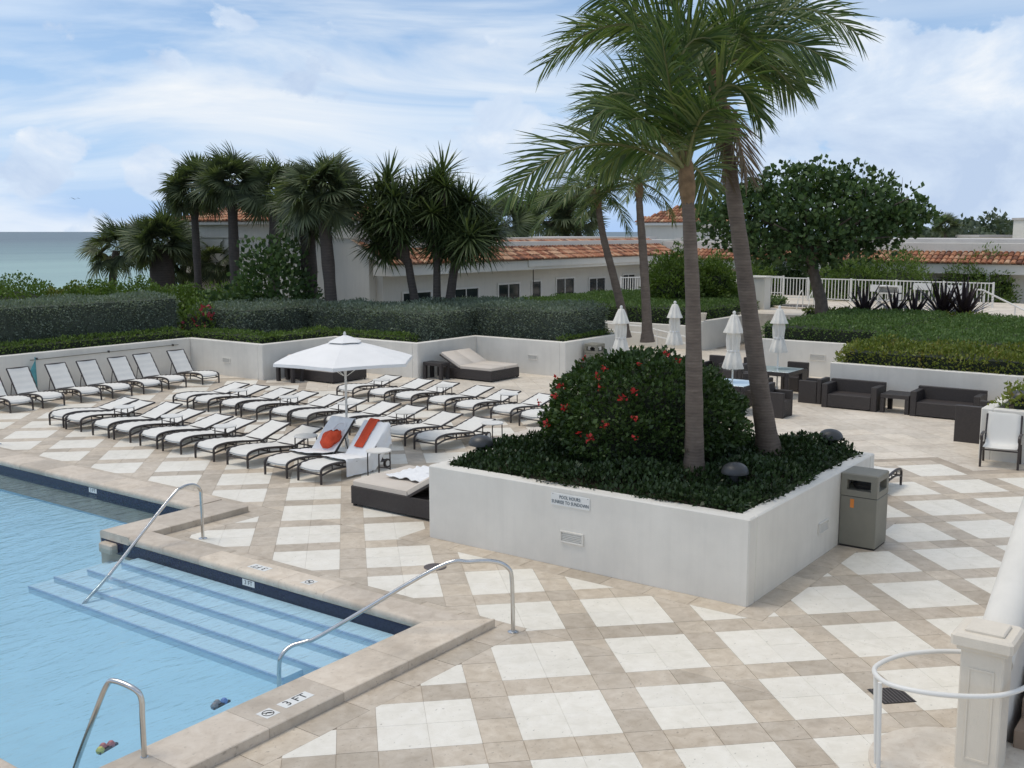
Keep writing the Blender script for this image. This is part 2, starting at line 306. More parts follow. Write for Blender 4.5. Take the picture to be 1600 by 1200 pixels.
# ------------------------------------------------------------------ mesh helpers
class MB:
    def __init__(s): s.v = []; s.f = []
    def add(s, vs, fs):
        k = len(s.v); s.v += [tuple(p) for p in vs]; s.f += [tuple(i + k for i in f) for f in fs]; return s
    def box(s, x0, x1, y0, y1, z0, z1):
        return s.add([(x0, y0, z0), (x1, y0, z0), (x1, y1, z0), (x0, y1, z0), (x0, y0, z1), (x1, y0, z1), (x1, y1, z1), (x0, y1, z1)],
                     [(0, 3, 2, 1), (4, 5, 6, 7), (0, 1, 5, 4), (1, 2, 6, 5), (2, 3, 7, 6), (3, 0, 4, 7)])
    def bbox(s, x0, x1, y0, y1, z0, z1, b=0.01):            # box with chamfered top and vertical edges
        def ring(i, z):
            c = b
            return [(x0 + i + c, y0 + i, z), (x1 - i - c, y0 + i, z), (x1 - i, y0 + i + c, z), (x1 - i, y1 - i - c, z), (x1 - i - c, y1 - i, z), (x0 + i + c, y1 - i, z), (x0 + i, y1 - i - c, z), (x0 + i, y0 + i + c, z)]
        vs = ring(0, z0) + ring(0, z1 - b) + ring(b, z1); fs = [tuple(range(7, -1, -1)), tuple(range(16, 24))]
        for r in (0, 8):
            for i in range(8): j = (i + 1) % 8; fs.append((r + i, r + j, r + 8 + j, r + 8 + i))
        return s.add(vs, fs)
    def prism(s, poly, z0, z1):
        n = len(poly); vs = [(x, y, z0) for x, y in poly] + [(x, y, z1) for x, y in poly]
        return s.add(vs, [tuple(range(n - 1, -1, -1)), tuple(range(n, 2 * n))] + [(i, (i + 1) % n, n + (i + 1) % n, n + i) for i in range(n)])
    def tube(s, pts, r, n=8, closed=False, cap=True):
        pts = [Vector(p) for p in pts]; m = len(pts); rr = r if isinstance(r, (list, tuple)) else [r] * m
        vs = []; prev = None
        for i, p in enumerate(pts):
            if closed: t = pts[(i + 1) % m] - pts[i - 1]
            else: t = pts[min(i + 1, m - 1)] - pts[max(i - 1, 0)]
            t.normalize()
            if prev is None:
                u = t.cross(Vector((0, 0, 1)));
                if u.length < 0.05: u = t.cross(Vector((1, 0, 0)))
            else: u = prev - t * prev.dot(t)
            u.normalize(); prev = u; w = t.cross(u)
            for k in range(n):
                a = 2 * math.pi * k / n; vs.append(p + (u * math.cos(a) + w * math.sin(a)) * rr[i])
        fs = []
        for i in range(m if closed else m - 1):
            j = (i + 1) % m
            for k in range(n): q = (k + 1) % n; fs.append((i * n + k, i * n + q, j * n + q, j * n + k))
        if cap and not closed: fs += [tuple(range(n - 1, -1, -1)), tuple(range((m - 1) * n, m * n))]
        return s.add(vs, fs)
    def lathe(s, prof, c=(0, 0, 0), n=20, fr=None):          # prof: (radius, height)
        vs = []
        for r, h in prof:
            for k in range(n):
                a = 2 * math.pi * k / n; q = fr(a, r, h) if fr else r
                vs.append((c[0] + q * math.cos(a), c[1] + q * math.sin(a), c[2] + h))
        fs = [(i * n + k, i * n + (k + 1) % n, (i + 1) * n + (k + 1) % n, (i + 1) * n + k) for i in range(len(prof) - 1) for k in range(n)]
        fs += [tuple(range(n - 1, -1, -1)), tuple(range((len(prof) - 1) * n, len(prof) * n))]
        return s.add(vs, fs)
    def grid(s, fn, nu, nv):
        vs = [fn(i / nu, j / nv) for i in range(nu + 1) for j in range(nv + 1)]
        return s.add(vs, [(i * (nv + 1) + j, (i + 1) * (nv + 1) + j, (i + 1) * (nv + 1) + j + 1, i * (nv + 1) + j + 1) for i in range(nu) for j in range(nv)])
    def mesh(s, name, m, smooth=False):
        me = bpy.data.meshes.new(name); me.from_pydata(s.v, [], s.f); me.materials.append(MT[m] if isinstance(m, str) else m)
        if smooth:
            me.polygons.foreach_set('use_smooth', [True] * len(me.polygons))
            try: me.set_sharp_from_angle(angle=R(40))
            except Exception: pass
        me.update(); return me
    def obj(s, name, m, parent=None, smooth=False): return link(name, s.mesh(name, m, smooth), parent)
def link(name, me, parent=None):
    o = bpy.data.objects.new(name, me); C.objects.link(o)
    if parent is not None: o.parent = parent
    return o
def quads(name, V, m, parent=None, k=4):
    """V: array (n, k, 3) of separate k-gons -> one mesh object"""
    V = np.asarray(V, dtype=np.float32); n = V.shape[0]; me = bpy.data.meshes.new(name)
    me.vertices.add(n * k); me.vertices.foreach_set('co', V.reshape(-1))
    me.loops.add(n * k); me.loops.foreach_set('vertex_index', np.arange(n * k, dtype=np.int32))
    me.polygons.add(n); me.polygons.foreach_set('loop_start', np.arange(0, n * k, k, dtype=np.int32))
    me.materials.append(MT[m] if isinstance(m, str) else m); me.update(calc_edges=True); me.validate()
    return link(name, me, parent)
def strips(name, V, m, parent=None):
    """V: array (n, s, 2, 3): n ribbons of s cross sections -> one mesh object"""
    return link(name, strip_mesh(name, V, m), parent)
def strip_mesh(name, V, m):
    V = np.asarray(V, dtype=np.float32); n, s_ = V.shape[:2]; me = bpy.data.meshes.new(name)
    me.vertices.add(n * s_ * 2); me.vertices.foreach_set('co', V.reshape(-1))
    b = (np.arange(n) * s_ * 2)[:, None, None] + (np.arange(s_ - 1) * 2)[None, :, None] + np.array([0, 1, 3, 2])[None, None, :]
    b = b.reshape(-1).astype(np.int32); nf = n * (s_ - 1)
    me.loops.add(nf * 4); me.loops.foreach_set('vertex_index', b)
    me.polygons.add(nf); me.polygons.foreach_set('loop_start', np.arange(0, nf * 4, 4, dtype=np.int32))
    me.materials.append(MT[m] if isinstance(m, str) else m); me.update(calc_edges=True); return me
def empty(name, loc=(0, 0, 0), rz=0.0):
    o = bpy.data.objects.new(name, None); C.objects.link(o); o.location = loc; o.rotation_euler = (0, 0, rz); o.empty_display_size = 0.2; return o
def tag(o, label=None, cat=None, group=None, kind=None):
    if label: o['label'] = label
    if cat: o['category'] = cat
    if group: o['group'] = group
    if kind: o['kind'] = kind
    return o
def copy_tree(o, parent=None):
    c = o.copy(); C.objects.link(c); c.parent = parent
    for ch in list(o.children): copy_tree(ch, c)
    return c
def struct(o): o['kind'] = 'structure'; return o
rng = np.random.default_rng(7)
random.seed(5)
def unit(a): return a / (np.linalg.norm(a, axis=-1, keepdims=True) + 1e-9)
def leaf_quads(P, Nn, size, seed, aspect=0.5, spread=0.9, up=0.25, fold=0.25, sv=0.35):
    """diamond leaves growing out of surface points P with normals Nn"""
    r = np.random.default_rng(seed); n = len(P)
    dr = unit(Nn + spread * r.normal(size=(n, 3)) * 0.6 + np.array([0, 0, up]))
    side = unit(np.cross(dr, r.normal(size=(n, 3)))); nor = np.cross(side, dr)
    L = (size * (1 + sv * r.uniform(-1, 1, n)))[:, None]; w = L * aspect * 0.5
    base = P; mid = P + dr * L * 0.5 + nor * L * fold * 0.3; tip = P + dr * L - nor * L * fold * 0.3
    return np.stack([base, mid + side * w, tip, mid - side * w], axis=1)
def box_points(x0, x1, y0, y1, z0, z1, n, seed, rough=0.06, faces='txXyY'):
    """points and normals over the top and sides of a clipped hedge, gently uneven"""
    r = np.random.default_rng(seed); A = {'t': (x1 - x0) * (y1 - y0), 'x': (y1 - y0) * (z1 - z0), 'X': (y1 - y0) * (z1 - z0), 'y': (x1 - x0) * (z1 - z0), 'Y': (x1 - x0) * (z1 - z0)}
    tot = sum(A[f] for f in faces); P = []; Q = []
    for f in faces:
        k = max(4, int(n * A[f] / tot)); a = r.uniform(0, 1, (k, 3)); p = np.array([x0, y0, z0]) + a * np.array([x1 - x0, y1 - y0, z1 - z0]); nn = np.zeros((k, 3))
        if f == 't': p[:, 2] = z1; nn[:, 2] = 1
        if f == 'x': p[:, 0] = x0; nn[:, 0] = -1
        if f == 'X': p[:, 0] = x1; nn[:, 0] = 1
        if f == 'y': p[:, 1] = y0; nn[:, 1] = -1
        if f == 'Y': p[:, 1] = y1; nn[:, 1] = 1
        P.append(p); Q.append(nn)
    P = np.concatenate(P); Q = np.concatenate(Q)
    wv = np.sin(P[:, 0] * 2.1 + seed) * np.cos(P[:, 1] * 1.7 + seed * 2) + 0.7 * np.sin(P[:, 0] * 5.3 + P[:, 1] * 4.1 + P[:, 2] * 6)
    P = P + Q * (wv * rough * 0.6 + r.uniform(-rough, rough, len(P)))[:, None]
    # round the top edges
    for ax, lo, hi in ((0, x0, x1), (1, y0, y1)):
        dl = np.minimum(P[:, ax] - lo, hi - P[:, ax]).clip(0, 0.18); top = (P[:, 2] - z0) / (z1 - z0)
        P[:, 2] -= np.where(top > 0.85, (0.18 - dl) * 0.35, 0)
    return P, Q
def hedge(label, leaf, x0, x1, y0, y1, z0, z1, dens=220, size=0.085, seed=1, rough=0.06, group=None, faces='txXyY', name='hedge', aspect=0.5, stems=True):
    h = empty(name, ((x0 + x1) / 2, (y0 + y1) / 2, z0)); tag(h, label, 'hedge', group)
    off = Vector(h.location)
    A = (x1 - x0) * (y1 - y0) + 2 * (z1 - z0) * (x1 - x0 + y1 - y0)
    n = int(A * dens)
    P, Q = box_points(x0, x1, y0, y1, z0, z1, n, seed, rough, faces)
    V = leaf_quads(P - Q * 0.03, Q, size, seed + 3, aspect, 1.1, 0.35)
    o = quads('foliage', V - np.array(off), leaf, h); o['kind'] = 'stuff'
    i = 0.07
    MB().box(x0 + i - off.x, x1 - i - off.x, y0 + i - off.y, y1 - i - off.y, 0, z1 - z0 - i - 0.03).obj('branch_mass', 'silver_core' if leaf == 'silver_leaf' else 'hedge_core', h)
    return h

# ================================================================== THE SETTING
struct(MB().box(-600, 1400, -1500, 62, -3.2, -2.9).obj('ground', 'sand'))
struct(MB().add([(-30000, 58, -3.05), (30000, 58, -3.05), (30000, 40000, -2.6), (-30000, 40000, -2.6)], [(0, 1, 2, 3)]).obj('sea', 'sea'))
# pool geometry (all in metres, deck level z = 0)
CO = 0.10                        # top of coping above the deck
XA, XB = 10.46, 8.77             # far pool edge, edge behind the steps
YJ, YR = 14.08, 7.70             # jog of the pool edge, right-hand pool edge
XL = 4.27                        # near pool edge
YFAR = 40.0
WL = -0.125                      # water level
# deck slab with the pool left open
dk = MB()
dk.box(-6, 60, -12, YR + 0.02, -0.5, -0.007)                    # right of the pool
dk.box(XB + 0.02, 60, YR + 0.02, YJ + 0.02, -0.5, -0.007)
dk.box(XA + 0.02, 60, YJ + 0.02, 33.0, -0.5, -0.007)
dk.box(-6, XL - 0.02, YR + 0.02, 33.0, -0.5, -0.007)
deck = struct(dk.obj('pool_deck', 'grout'))
# --- deck tiles -------------------------------------------------------------
PIT, SQ, GAP = 1.295, 0.93, 0.004
BW = PIT - SQ
P0, Q0 = 10.12, -3.70
r2 = math.sqrt(0.5)
def pq(p, q): return ((p - q) * r2, (p + q) * r2)
def clip(poly, nx, ny, c):       # keep nx*x + ny*y <= c
    out = []
    for i in range(len(poly)):
        a, b = poly[i], poly[(i + 1) % len(poly)]
        da = nx * a[0] + ny * a[1] - c; db = nx * b[0] + ny * b[1] - c
        if da <= 0: out.append(a)
        if da * db < 0:
            t = da / (da - db); out.append((a[0] + (b[0] - a[0]) * t, a[1] + (b[1] - a[1]) * t))
    return out
def area(p): return 0.5 * abs(sum(p[i][0] * p[(i + 1) % len(p)][1] - p[(i + 1) % len(p)][0] * p[i][1] for i in range(len(p)))) if len(p) > 2 else 0
def minus(poly, rc):             # convex polygon minus axis-aligned rectangle -> convex pieces
    x0, x1, y0, y1 = rc; res = []; rest = poly
    for nx, ny, c in ((1, 0, x0), (-1, 0, -x1), (0, 1, y0), (0, -1, -y1)):
        a = clip(rest, nx, ny, c)
        if area(a) > 0.0015: res.append(a)
        rest = clip(rest, -nx, -ny, -c)
        if area(rest) < 1e-6: return res
    return res
BD = 0.33                        # width of the plain border courses
PLX0, PLX1, PLY0, PLY1, PLZ = 11.66, 16.43, 4.97, 10.06, 1.10     # big raised planter
COX, COJ, COA, COR = 9.18, 13.36, 11.04, 7.06                   # outer faces of the coping
OBS = [(PLX0 - BD, PLX1 + BD, PLY0 - BD, PLY1 + BD), (-9, COX + BD, COR - BD, 60), (-9, COA + BD, COJ - BD, 60)]
XPL = 21.3                       # beyond this line the deck is plain travertine
def inset(p, g):
    cx = sum(a[0] for a in p) / len(p); cy = sum(a[1] for a in p) / len(p)
    return [(a[0] + (cx - a[0]) / max(0.05, math.hypot(cx - a[0], cy - a[1])) * g, a[1] + (cy - a[1]) / max(0.05, math.hypot(cx - a[0], cy - a[1])) * g) for a in p]
white, band, plain = [], [], []
def put(lst, p0, p1, q0, q1):
    polys = [[pq(p0, q0), pq(p1, q0), pq(p1, q1), pq(p0, q1)]]
    cx, cy = pq((p0 + p1) / 2, (q0 + q1) / 2)
    if cx < 3 or cx > 38 or cy < -8 or cy > 28.6: return
    for rc in OBS: polys = [s for p in polys for s in minus(p, rc)]
    for p in polys: lst.append(inset(p, 0.0016 if lst is white else GAP))
h = SQ / 2
for i in range(-12, 26):
    for j in range(-16, 24):
        p, q = P0 + i * PIT, Q0 + j * PIT
        cx, cy = pq(p + h, q + h)
        if cx > XPL: continue
        for a in (0, 1):
            for b in (0, 1): put(white, p + a * h, p + (a + 1) * h, q + b * h, q + (b + 1) * h)
            put(band, p + a * h, p + (a + 1) * h, q + SQ, q + PIT); put(band, p + SQ, p + PIT, q + a * h, q + (a + 1) * h)
        put(band, p + SQ, p + PIT, q + SQ, q + PIT)
for i in range(0, 62):
    for j in range(-52, 30):
        p, q = P0 + i * 0.62, Q0 + j * 0.62; cx, cy = pq(p + 0.31, q + 0.31)
        ci, cj = math.floor((p + 0.31 - P0) / PIT), math.floor((q + 0.31 - Q0) / PIT)
        sx, sy = pq(P0 + ci * PIT + h, Q0 + cj * PIT + h)
        if sx <= XPL: continue
        put(plain, p, p + 0.62, q, q + 0.62)
def course(x0, x1, y0, y1, along):               # border course of oblong tiles
    L = (x1 - x0) if along == 'x' else (y1 - y0); n = max(1, round(L / 0.62))
    for k in range(n):
        a, b = k * L / n, (k + 1) * L / n
        if along == 'x': band.append(inset([(x0 + a, y0), (x0 + b, y0), (x0 + b, y1), (x0 + a, y1)], GAP))
        else: band.append(inset([(x0, y0 + a), (x1, y0 + a), (x1, y0 + b), (x0, y0 + b)], GAP))
course(PLX0 - BD, PLX0, PLY0, PLY1, 'y'); course(PLX0 - BD, PLX1 + BD, PLY0 - BD, PLY0, 'x'); course(PLX1, PLX1 + BD, PLY0, PLY1, 'y'); course(PLX0 - BD, PLX1 + BD, PLY1, PLY1 + BD, 'x')
course(3, COX + BD, COR - BD, COR, 'x'); course(COX, COX + BD, COR, COJ - BD, 'y'); course(COX, COA + BD, COJ - BD, COJ, 'x'); course(COA, COA + BD, COJ, 28.6, 'y')
def view_size(poly):
    x = sum(a[0] for a in poly) / len(poly); y = sum(a[1] for a in poly) / len(poly); dep = x * fwd.x + y * fwd.y
    if dep < 4: return 0
    sx = 800 + FPX * (x * rgt.x + y * rgt.y) / dep; sy = HOR + FPX * CH / dep
    if sx < -60 or sx > 1660 or sy > 1260: return 0
    if PLX0 < x < PLX1 and PLY0 < y < PLY1: return 0
    return area(poly) / dep ** 3
def lay(lst, name, m, nmax=300):
    lst.sort(key=view_size, reverse=True); rest = MB(); dz = random.Random(3)
    for k, p in enumerate(lst):
        z = dz.uniform(-0.0012, 0.0)
        if k < nmax and view_size(p) > 0:
            cx = sum(a[0] for a in p) / len(p); cy = sum(a[1] for a in p) / len(p)
            o = MB().prism([(a[0] - cx, a[1] - cy) for a in p], -0.02, 0).obj(name, m, deck); o.location = (cx, cy, z)
        else: rest.prism(p, -0.02, z)
    if rest.v: o = rest.obj(name + '_field', m, deck); o['kind'] = 'stuff'
lay(white, 'white_tile', MT['white_tile']); lay(band, 'travertine_tile', MT['band_tile']); lay(plain, 'plain_tile', MT['plain_tile'])
# --- pool coping: one stone after another, rounded towards the water --------------------------------
cop = struct(empty('pool_coping'))
def coping(a, b, out, width, n, m0=0, m1=0):
    """stones from a to b along the inner edge, `out` points away from the water; m0/m1 mitre the ends (width added outside)"""
    a = Vector((*a, 0)); b = Vector((*b, 0)); out = Vector((*out, 0)); t = (b - a).normalized(); L = (b - a).length
    prof = [(width, -0.02), (width, CO - 0.008), (width - 0.008, CO), (0.045, CO), (0.020, CO - 0.008), (0.004, CO - 0.03), (0.0, CO - 0.06), (0.004, CO - 0.09), (0.02, CO - 0.115), (0.04, CO - 0.12)]
    for k in range(n):
        s0, s1 = k * L / n + 0.002, (k + 1) * L / n - 0.002
        vs = []
        for e, s in ((0, s0), (1, s1)):
            for w, z in prof:
                q = s
                if k == 0 and e == 0: q = s - m0 * w
                if k == n - 1 and e == 1: q = s + m1 * w
                vs.append(a + t * q + out * w + Vector((0, 0, z)))
        m = len(prof); fs = [(i, (i + 1) % m, m + (i + 1) % m, m + i) for i in range(m)] + [tuple(range(m - 1, -1, -1)), tuple(range(m, 2 * m))]
        o = MB().add([v - vs[0] for v in vs], fs).obj('coping_stone', 'coping', cop, smooth=True); o.location = vs[0]
coping((XA, 30), (XA, YJ), (1, 0), COA - XA, 18, 0, 0)
coping((XA + 0.54, YJ), (XB, YJ), (0, -1), YJ - COJ, 3, 0, 0)
coping((XB, COJ), (XB, YR), (1, 0), COX - XB, 7, 0, 1.13)
coping((XB, YR), (XL - 3, YR), (0, -1), YR - COR, 8, 0.88, 0)
coping((XL, YR + 0.01), (XL, 30), (-1, 0), 0.55, 22, 0, 0)
# --- basin, waterline tiles, steps ------------------------------------------------------------
pool = struct(empty('swimming_pool'))
ZF = -0.53
bs = MB()
def wallq(x0, y0, x1, y1, z0, z1, mb): mb.add([(x0, y0, z0), (x1, y1, z0), (x1, y1, z1), (x0, y0, z1)], [(0, 1, 2, 3)])
out = [(XL, YFAR), (XA + 0.03, YFAR), (XA + 0.03, YJ + 0.03), (XB + 0.03, YJ + 0.03), (XB + 0.03, YR - 0.03), (XL - 0.03, YR - 0.03)]
out = [(XL - 0.03, YFAR), (XA + 0.03, YFAR), (XA + 0.03, YJ - 0.03), (XB + 0.03, YJ - 0.03), (XB + 0.03, YR - 0.03), (XL - 0.03, YR - 0.03)]
for (a, b), (c, e) in zip(out, out[1:] + out[:1]): wallq(a, b, c, e, ZF - 0.3, CO - 0.1, bs)
bs.add([(-1, YR - 1, ZF), (XA + 0.5, YR - 1, ZF), (XA + 0.5, YJ + 3, ZF), (-1, YJ + 3, ZF)], [(0, 1, 2, 3)])
bs.add([(-1, YJ + 3, ZF), (XA + 0.5, YJ + 3, ZF), (XA + 0.5, YFAR, ZF - 0.15), (-1, YFAR, ZF - 0.15)], [(0, 1, 2, 3)])
bs.obj('basin', 'pool_plaster', pool)
def bandwall(x0, x1, y0, y1): MB().box(x0, x1, y0, y1, -0.21, CO - 0.112).obj('waterline_tiles', 'waterline', pool)
bandwall(XA + 0.012, XA + 0.045, YJ - 0.02, YFAR); bandwall(XB + 0.012, XA + 0.012, YJ - 0.045, YJ - 0.012)
bandwall(XB + 0.012, XB + 0.045, YR - 0.02, YJ - 0.045); bandwall(XL - 0.02, XB + 0.012, YR - 0.045, YR - 0.012)
# (depths are those the water lets one see: about three quarters of the real ones)
for k, (x, z, ya, yb) in enumerate([(8.50, -0.170, YR, 13.15), (8.18, -0.255, 8.12, 13.50), (7.87, -0.345, 8.42, 13.85), (7.57, -0.430, 8.72, YJ - 0.08)]):
    MB().box(x, XB + 0.06 - 0.01 * k, ya, yb, ZF - 0.1, z).obj('step', 'step_plaster', pool)
    MB().box(x - 0.004, x + 0.022, ya - 0.003, yb + 0.003, z - 0.028, z + 0.003).obj('step_nosing', 'step_edge', pool)
for k, (dy, z) in enumerate(((0.28, -0.26), (0.52, -0.38), (0.78, -0.50))):       # narrow underwater ledges along the right-hand wall
    MB().box(0.5, 8.48 - k * 0.31, YR - 0.02, YR + dy, ZF - 0.05, z).obj('ledge', 'pool_plaster', pool)
    MB().box(0.5, 8.47 - k * 0.31, YR + dy - 0.010, YR + dy + 0.004, z - 0.012, z + 0.002).obj('ledge_line', 'step_edge', pool)
wtr = MB().add([(XL - 0.02, YR - 0.02, WL), (XB + 0.02, YR - 0.02, WL), (XB + 0.02, YJ - 0.02, WL), (XA + 0.02, YJ - 0.02, WL), (XA + 0.02, YFAR, WL), (XL - 0.02, YFAR, WL)], [(0, 1, 2, 3, 4, 5)]).obj('pool_water', 'water')
struct(wtr)
# small stone outlet where the jog meets the water
MB().bbox(XB - 0.10, XB + 0.16, YJ - 0.42, YJ - 0.10, -0.19, -0.05, 0.02).obj('overflow_block', 'coping', pool)
# --- terrace and walled beds behind the deck ------------------------------------------------------
WH = 1.10; WT_ = 0.22
terr = MB()
beds = struct(empty('garden_beds'))
soil = MB()
soil.box(-40, 21.6, 28.8, 58, -0.4, 0.92); soil.box(21.6, 24.7, 25.3, 58, -0.4, 0.93); soil.box(24.7, 27.7, 21.7, 30.0, -0.4, 0.94); soil.box(27.7, 31.1, 18.2, 28.0, -0.4, 0.95); soil.box(31.1, 36.5, 25.5, 28.0, -0.4, 0.955)
soil.obj('bed_soil', 'soil', beds)
rw = empty('retaining_wall', (15, 28.7, 0)); tag(rw, 'long white stucco retaining wall stepping in and out behind the loungers', 'wall')
def wall_seg(x0, x1, y0, y1, z1=WH, parent=rw, z0=-0.3, name='wall_section', m='stucco'):
    l = Vector(parent.location)
    return MB().bbox(x0 - l.x, x1 - l.x, y0 - l.y, y1 - l.y, z0 - l.z, z1 - l.z, 0.018).obj(name, m, parent)
wall_seg(-10, 21.5, 28.70, 28.70 + WT_); wall_seg(21.5, 21.5 + WT_, 25.2 + WT_, 28.70 + WT_, WH - 0.002)
wall_seg(21.5, 24.6, 25.2, 25.2 + WT_); wall_seg(24.6, 24.6 + WT_, 21.6 + WT_, 25.2 + WT_, WH - 0.002)
wall_seg(24.6, 27.55, 21.6, 21.6 + WT_); wall_seg(27.55, 27.55 + WT_, 18.05 + WT_, 21.6 + WT_, WH - 0.002)
wall_seg(27.55, 31.3, 18.05, 18.05 + WT_); wall_seg(31.08, 31.3, 18.05 + WT_, 25.4, WH - 0.003); wall_seg(31.08, 36.9, 25.4, 25.62, WH - 0.004)
def vent(parent, c, ux, w=0.36, h_=0.15, dep=(-1, 0, 0)):
    """louvred vent cover: frame and slanted slats; c centre on the wall face, ux along the wall"""
    v = empty('vent', Vector(c) - Vector(parent.location)); v.parent = parent
    u = Vector(ux); nrm = Vector(dep); z = Vector((0, 0, 1))
    def bar(u0, u1, z0, z1, d0, d1, name, m='stucco', slant=0.0):
        vs = []
        for uu in (u0, u1):
            for zz in (z0, z1):
                for dd in (d0, d1): vs.append(u * uu + z * (zz + (slant if dd == d1 else 0)) + nrm * dd)
        return MB().add(vs, [(0, 1, 3, 2), (4, 6, 7, 5), (0, 4, 5, 1), (2, 3, 7, 6), (0, 2, 6, 4), (1, 5, 7, 3)]).obj(name, m, v)
    bar(-w / 2, w / 2, h_ / 2 - 0.018, h_ / 2, 0.001, 0.028, 'frame_rail'); bar(-w / 2, w / 2, -h_ / 2, -h_ / 2 + 0.018, 0.001, 0.028, 'frame_rail')
    bar(-w / 2, -w / 2 + 0.018, -h_ / 2 + 0.018, h_ / 2 - 0.018, 0.001, 0.027, 'frame_stile'); bar(w / 2 - 0.018, w / 2, -h_ / 2 + 0.018, h_ / 2 - 0.018, 0.001, 0.027, 'frame_stile')
    for k in range(5):
        zz = -h_ / 2 + 0.026 + k * (h_ - 0.05) / 5; bar(-w / 2 + 0.018, w / 2 - 0.018, zz, zz + 0.006, 0.001, 0.022, 'slat', 'stucco', -0.012)
    return v
vent(rw, (27.55, 19.3, 0.55), (0, -1, 0)); vent(rw, (21.5, 26.9, 0.5), (0, -1, 0))
# ramp side wall and walled corridor
rp = empty('ramp_wall', (36.9, 20, 0)); tag(rp, 'low white ramp wall with sloping handrails behind the closed parasols', 'wall')
wall_seg(36.9, 37.12, 18.2, 25.5, 0.93, rp); wall_seg(36.9, 47.0, 17.95, 18.2, 1.12, rp)
for z0, z1 in ((0.92, 0.52), (0.66, 0.26)):
    MB().tube([(-0.5, 3.2, z0), (-0.5, 0.2, z0 - 0.08), (-0.5, -1.8, z1)], 0.035, 8).obj('handrail', 'white_metal', rp, True)
for y in (2.6, 1.1, -0.4, -1.75): MB().tube([(-0.5, y, 0), (-0.5, y, 0.85 + (0.0 if y > 0 else y * 0.17))], 0.03, 8).obj('rail_post', 'white_metal', rp, True)
# beds on the right
bf = empty('walled_bed', (32.3, 12, 0)); tag(bf, 'straight white walled bed holding the clipped green hedge beside the corridor', 'planter')
wall_seg(32.3, 32.52, 9.0, 13.95, WH, bf); wall_seg(32.52, 41.0, 13.73, 13.95, WH - 0.002, bf)
MB().box(0.22, 10.0, -6.0, 1.73, -0.3, 0.96).obj('soil', 'soil', bf)
vent(bf, (32.3, 11.7, 0.62), (0, -1, 0), 0.5, 0.2)
br_ = empty('corner_bed', (27.9, 7, 0)); tag(br_, 'L shaped white walled bed behind the dark wicker sofas', 'planter')
wall_seg(27.9, 28.12, 4.72, 9.75, WH - 0.06, br_); wall_seg(22.4, 28.12, 4.5, 4.72, WH - 0.062, br_); wall_seg(22.4, 22.62, -6, 4.5, WH - 0.06, br_); wall_seg(28.12, 32.3, 9.53, 9.75, WH - 0.064, br_)
b2 = MB(); b2.box(0.22, 14.0, -2.5, 2.53, -0.3, 0.9); b2.box(-5.28, 14.0, -13, -2.5, -0.3, 0.91); b2.obj('soil', 'soil', br_)
# raised spa terrace
TZ = 1.2
struct(MB().box(41.0, 54.0, 7.0, 27.5, -0.3, TZ).obj('spa_terrace', 'plain_tile'))
struct(MB().box(47, 54.0, 27.5, 28.6, -0.3, TZ - 0.004).obj('spa_terrace_strip', 'plain_tile'))
# lawn-high walk in front of the far wing
struct(MB().box(54.0, 70, -20, 31, -0.3, 0.002).obj('wing_walk', 'plain_tile'))
struct(MB().box(28.0, 54.0, 28.0, 31, -0.3, 0.004).obj('cabana_walk', 'plain_tile'))

# ================================================================== BIG PLANTER
pl = empty('raised_planter', ((PLX0 + PLX1) / 2, (PLY0 + PLY1) / 2, 0)); tag(pl, 'big square white stucco planter with two coconut palms and a flowering bush', 'planter')
RW = 0.22
wall_seg(PLX0, PLX0 + RW, PLY0, PLY1, PLZ, pl, 0.0, 'wall'); wall_seg(PLX1 - RW, PLX1, PLY0, PLY1, PLZ, pl, 0.0, 'wall')
wall_seg(PLX0 + RW, PLX1 - RW, PLY0, PLY0 + RW, PLZ, pl, 0.0, 'wall'); wall_seg(PLX0 + RW, PLX1 - RW, PLY1 - RW, PLY1, PLZ, pl, 0.0, 'wall')
L0 = pl.location
MB().box(PLX0 + RW - L0.x, PLX1 - RW - L0.x, PLY0 + RW - L0.y, PLY1 - RW - L0.y, 0.3, 0.98).obj('soil', 'soil', pl)
vent(pl, (PLX0, 7.51, 0.43), (0, -1, 0), 0.37, 0.16); vent(pl, (14.2, PLY0, 0.43), (1, 0, 0), 0.37, 0.16, (0, -1, 0))
def text_mesh(body, size, m, name, parent=None, depth=0.0015, align='CENTER'):
    cu = bpy.data.curves.new(name, 'FONT'); cu.body = body; cu.size = size; cu.align_x = align; cu.align_y = 'CENTER'; cu.extrude = depth
    cu.resolution_u = 2; cu.space_character = 1.02
    t = bpy.data.objects.new(name + '_curve', cu); C.objects.link(t)
    dg = bpy.context.evaluated_depsgraph_get(); me = bpy.data.meshes.new_from_object(t.evaluated_get(dg)); bpy.data.objects.remove(t); bpy.data.curves.remove(cu)
    me.name = name; me.materials.clear(); me.materials.append(MT[m]); return link(name, me, parent)
def frame_m(x, y, o): return Matrix(((x[0], y[0], x[1] * y[2] - x[2] * y[1], o[0]), (x[1], y[1], x[2] * y[0] - x[0] * y[2], o[1]), (x[2], y[2], x[0] * y[1] - x[1] * y[0], o[2]), (0, 0, 0, 1)))
sg = empty('wall_sign', (PLX0 - 0.001, 7.54, 0.935)); tag(sg, 'small white pool hours sign screwed to the big planter wall', 'sign')
MB().bbox(-0.012, 0.0, -0.31, 0.31, -0.085, 0.085, 0.004).obj('panel', 'sign_face', sg)
for tx, dz in (('POOL HOURS:', 0.034), ('SUNRISE TO SUNDOWN', -0.036)):
    t = text_mesh(tx, 0.068, 'ink', 'lettering', sg); t.matrix_local = frame_m((0, -0.78, 0), (0, 0, 1), (-0.0142, 0, dz))
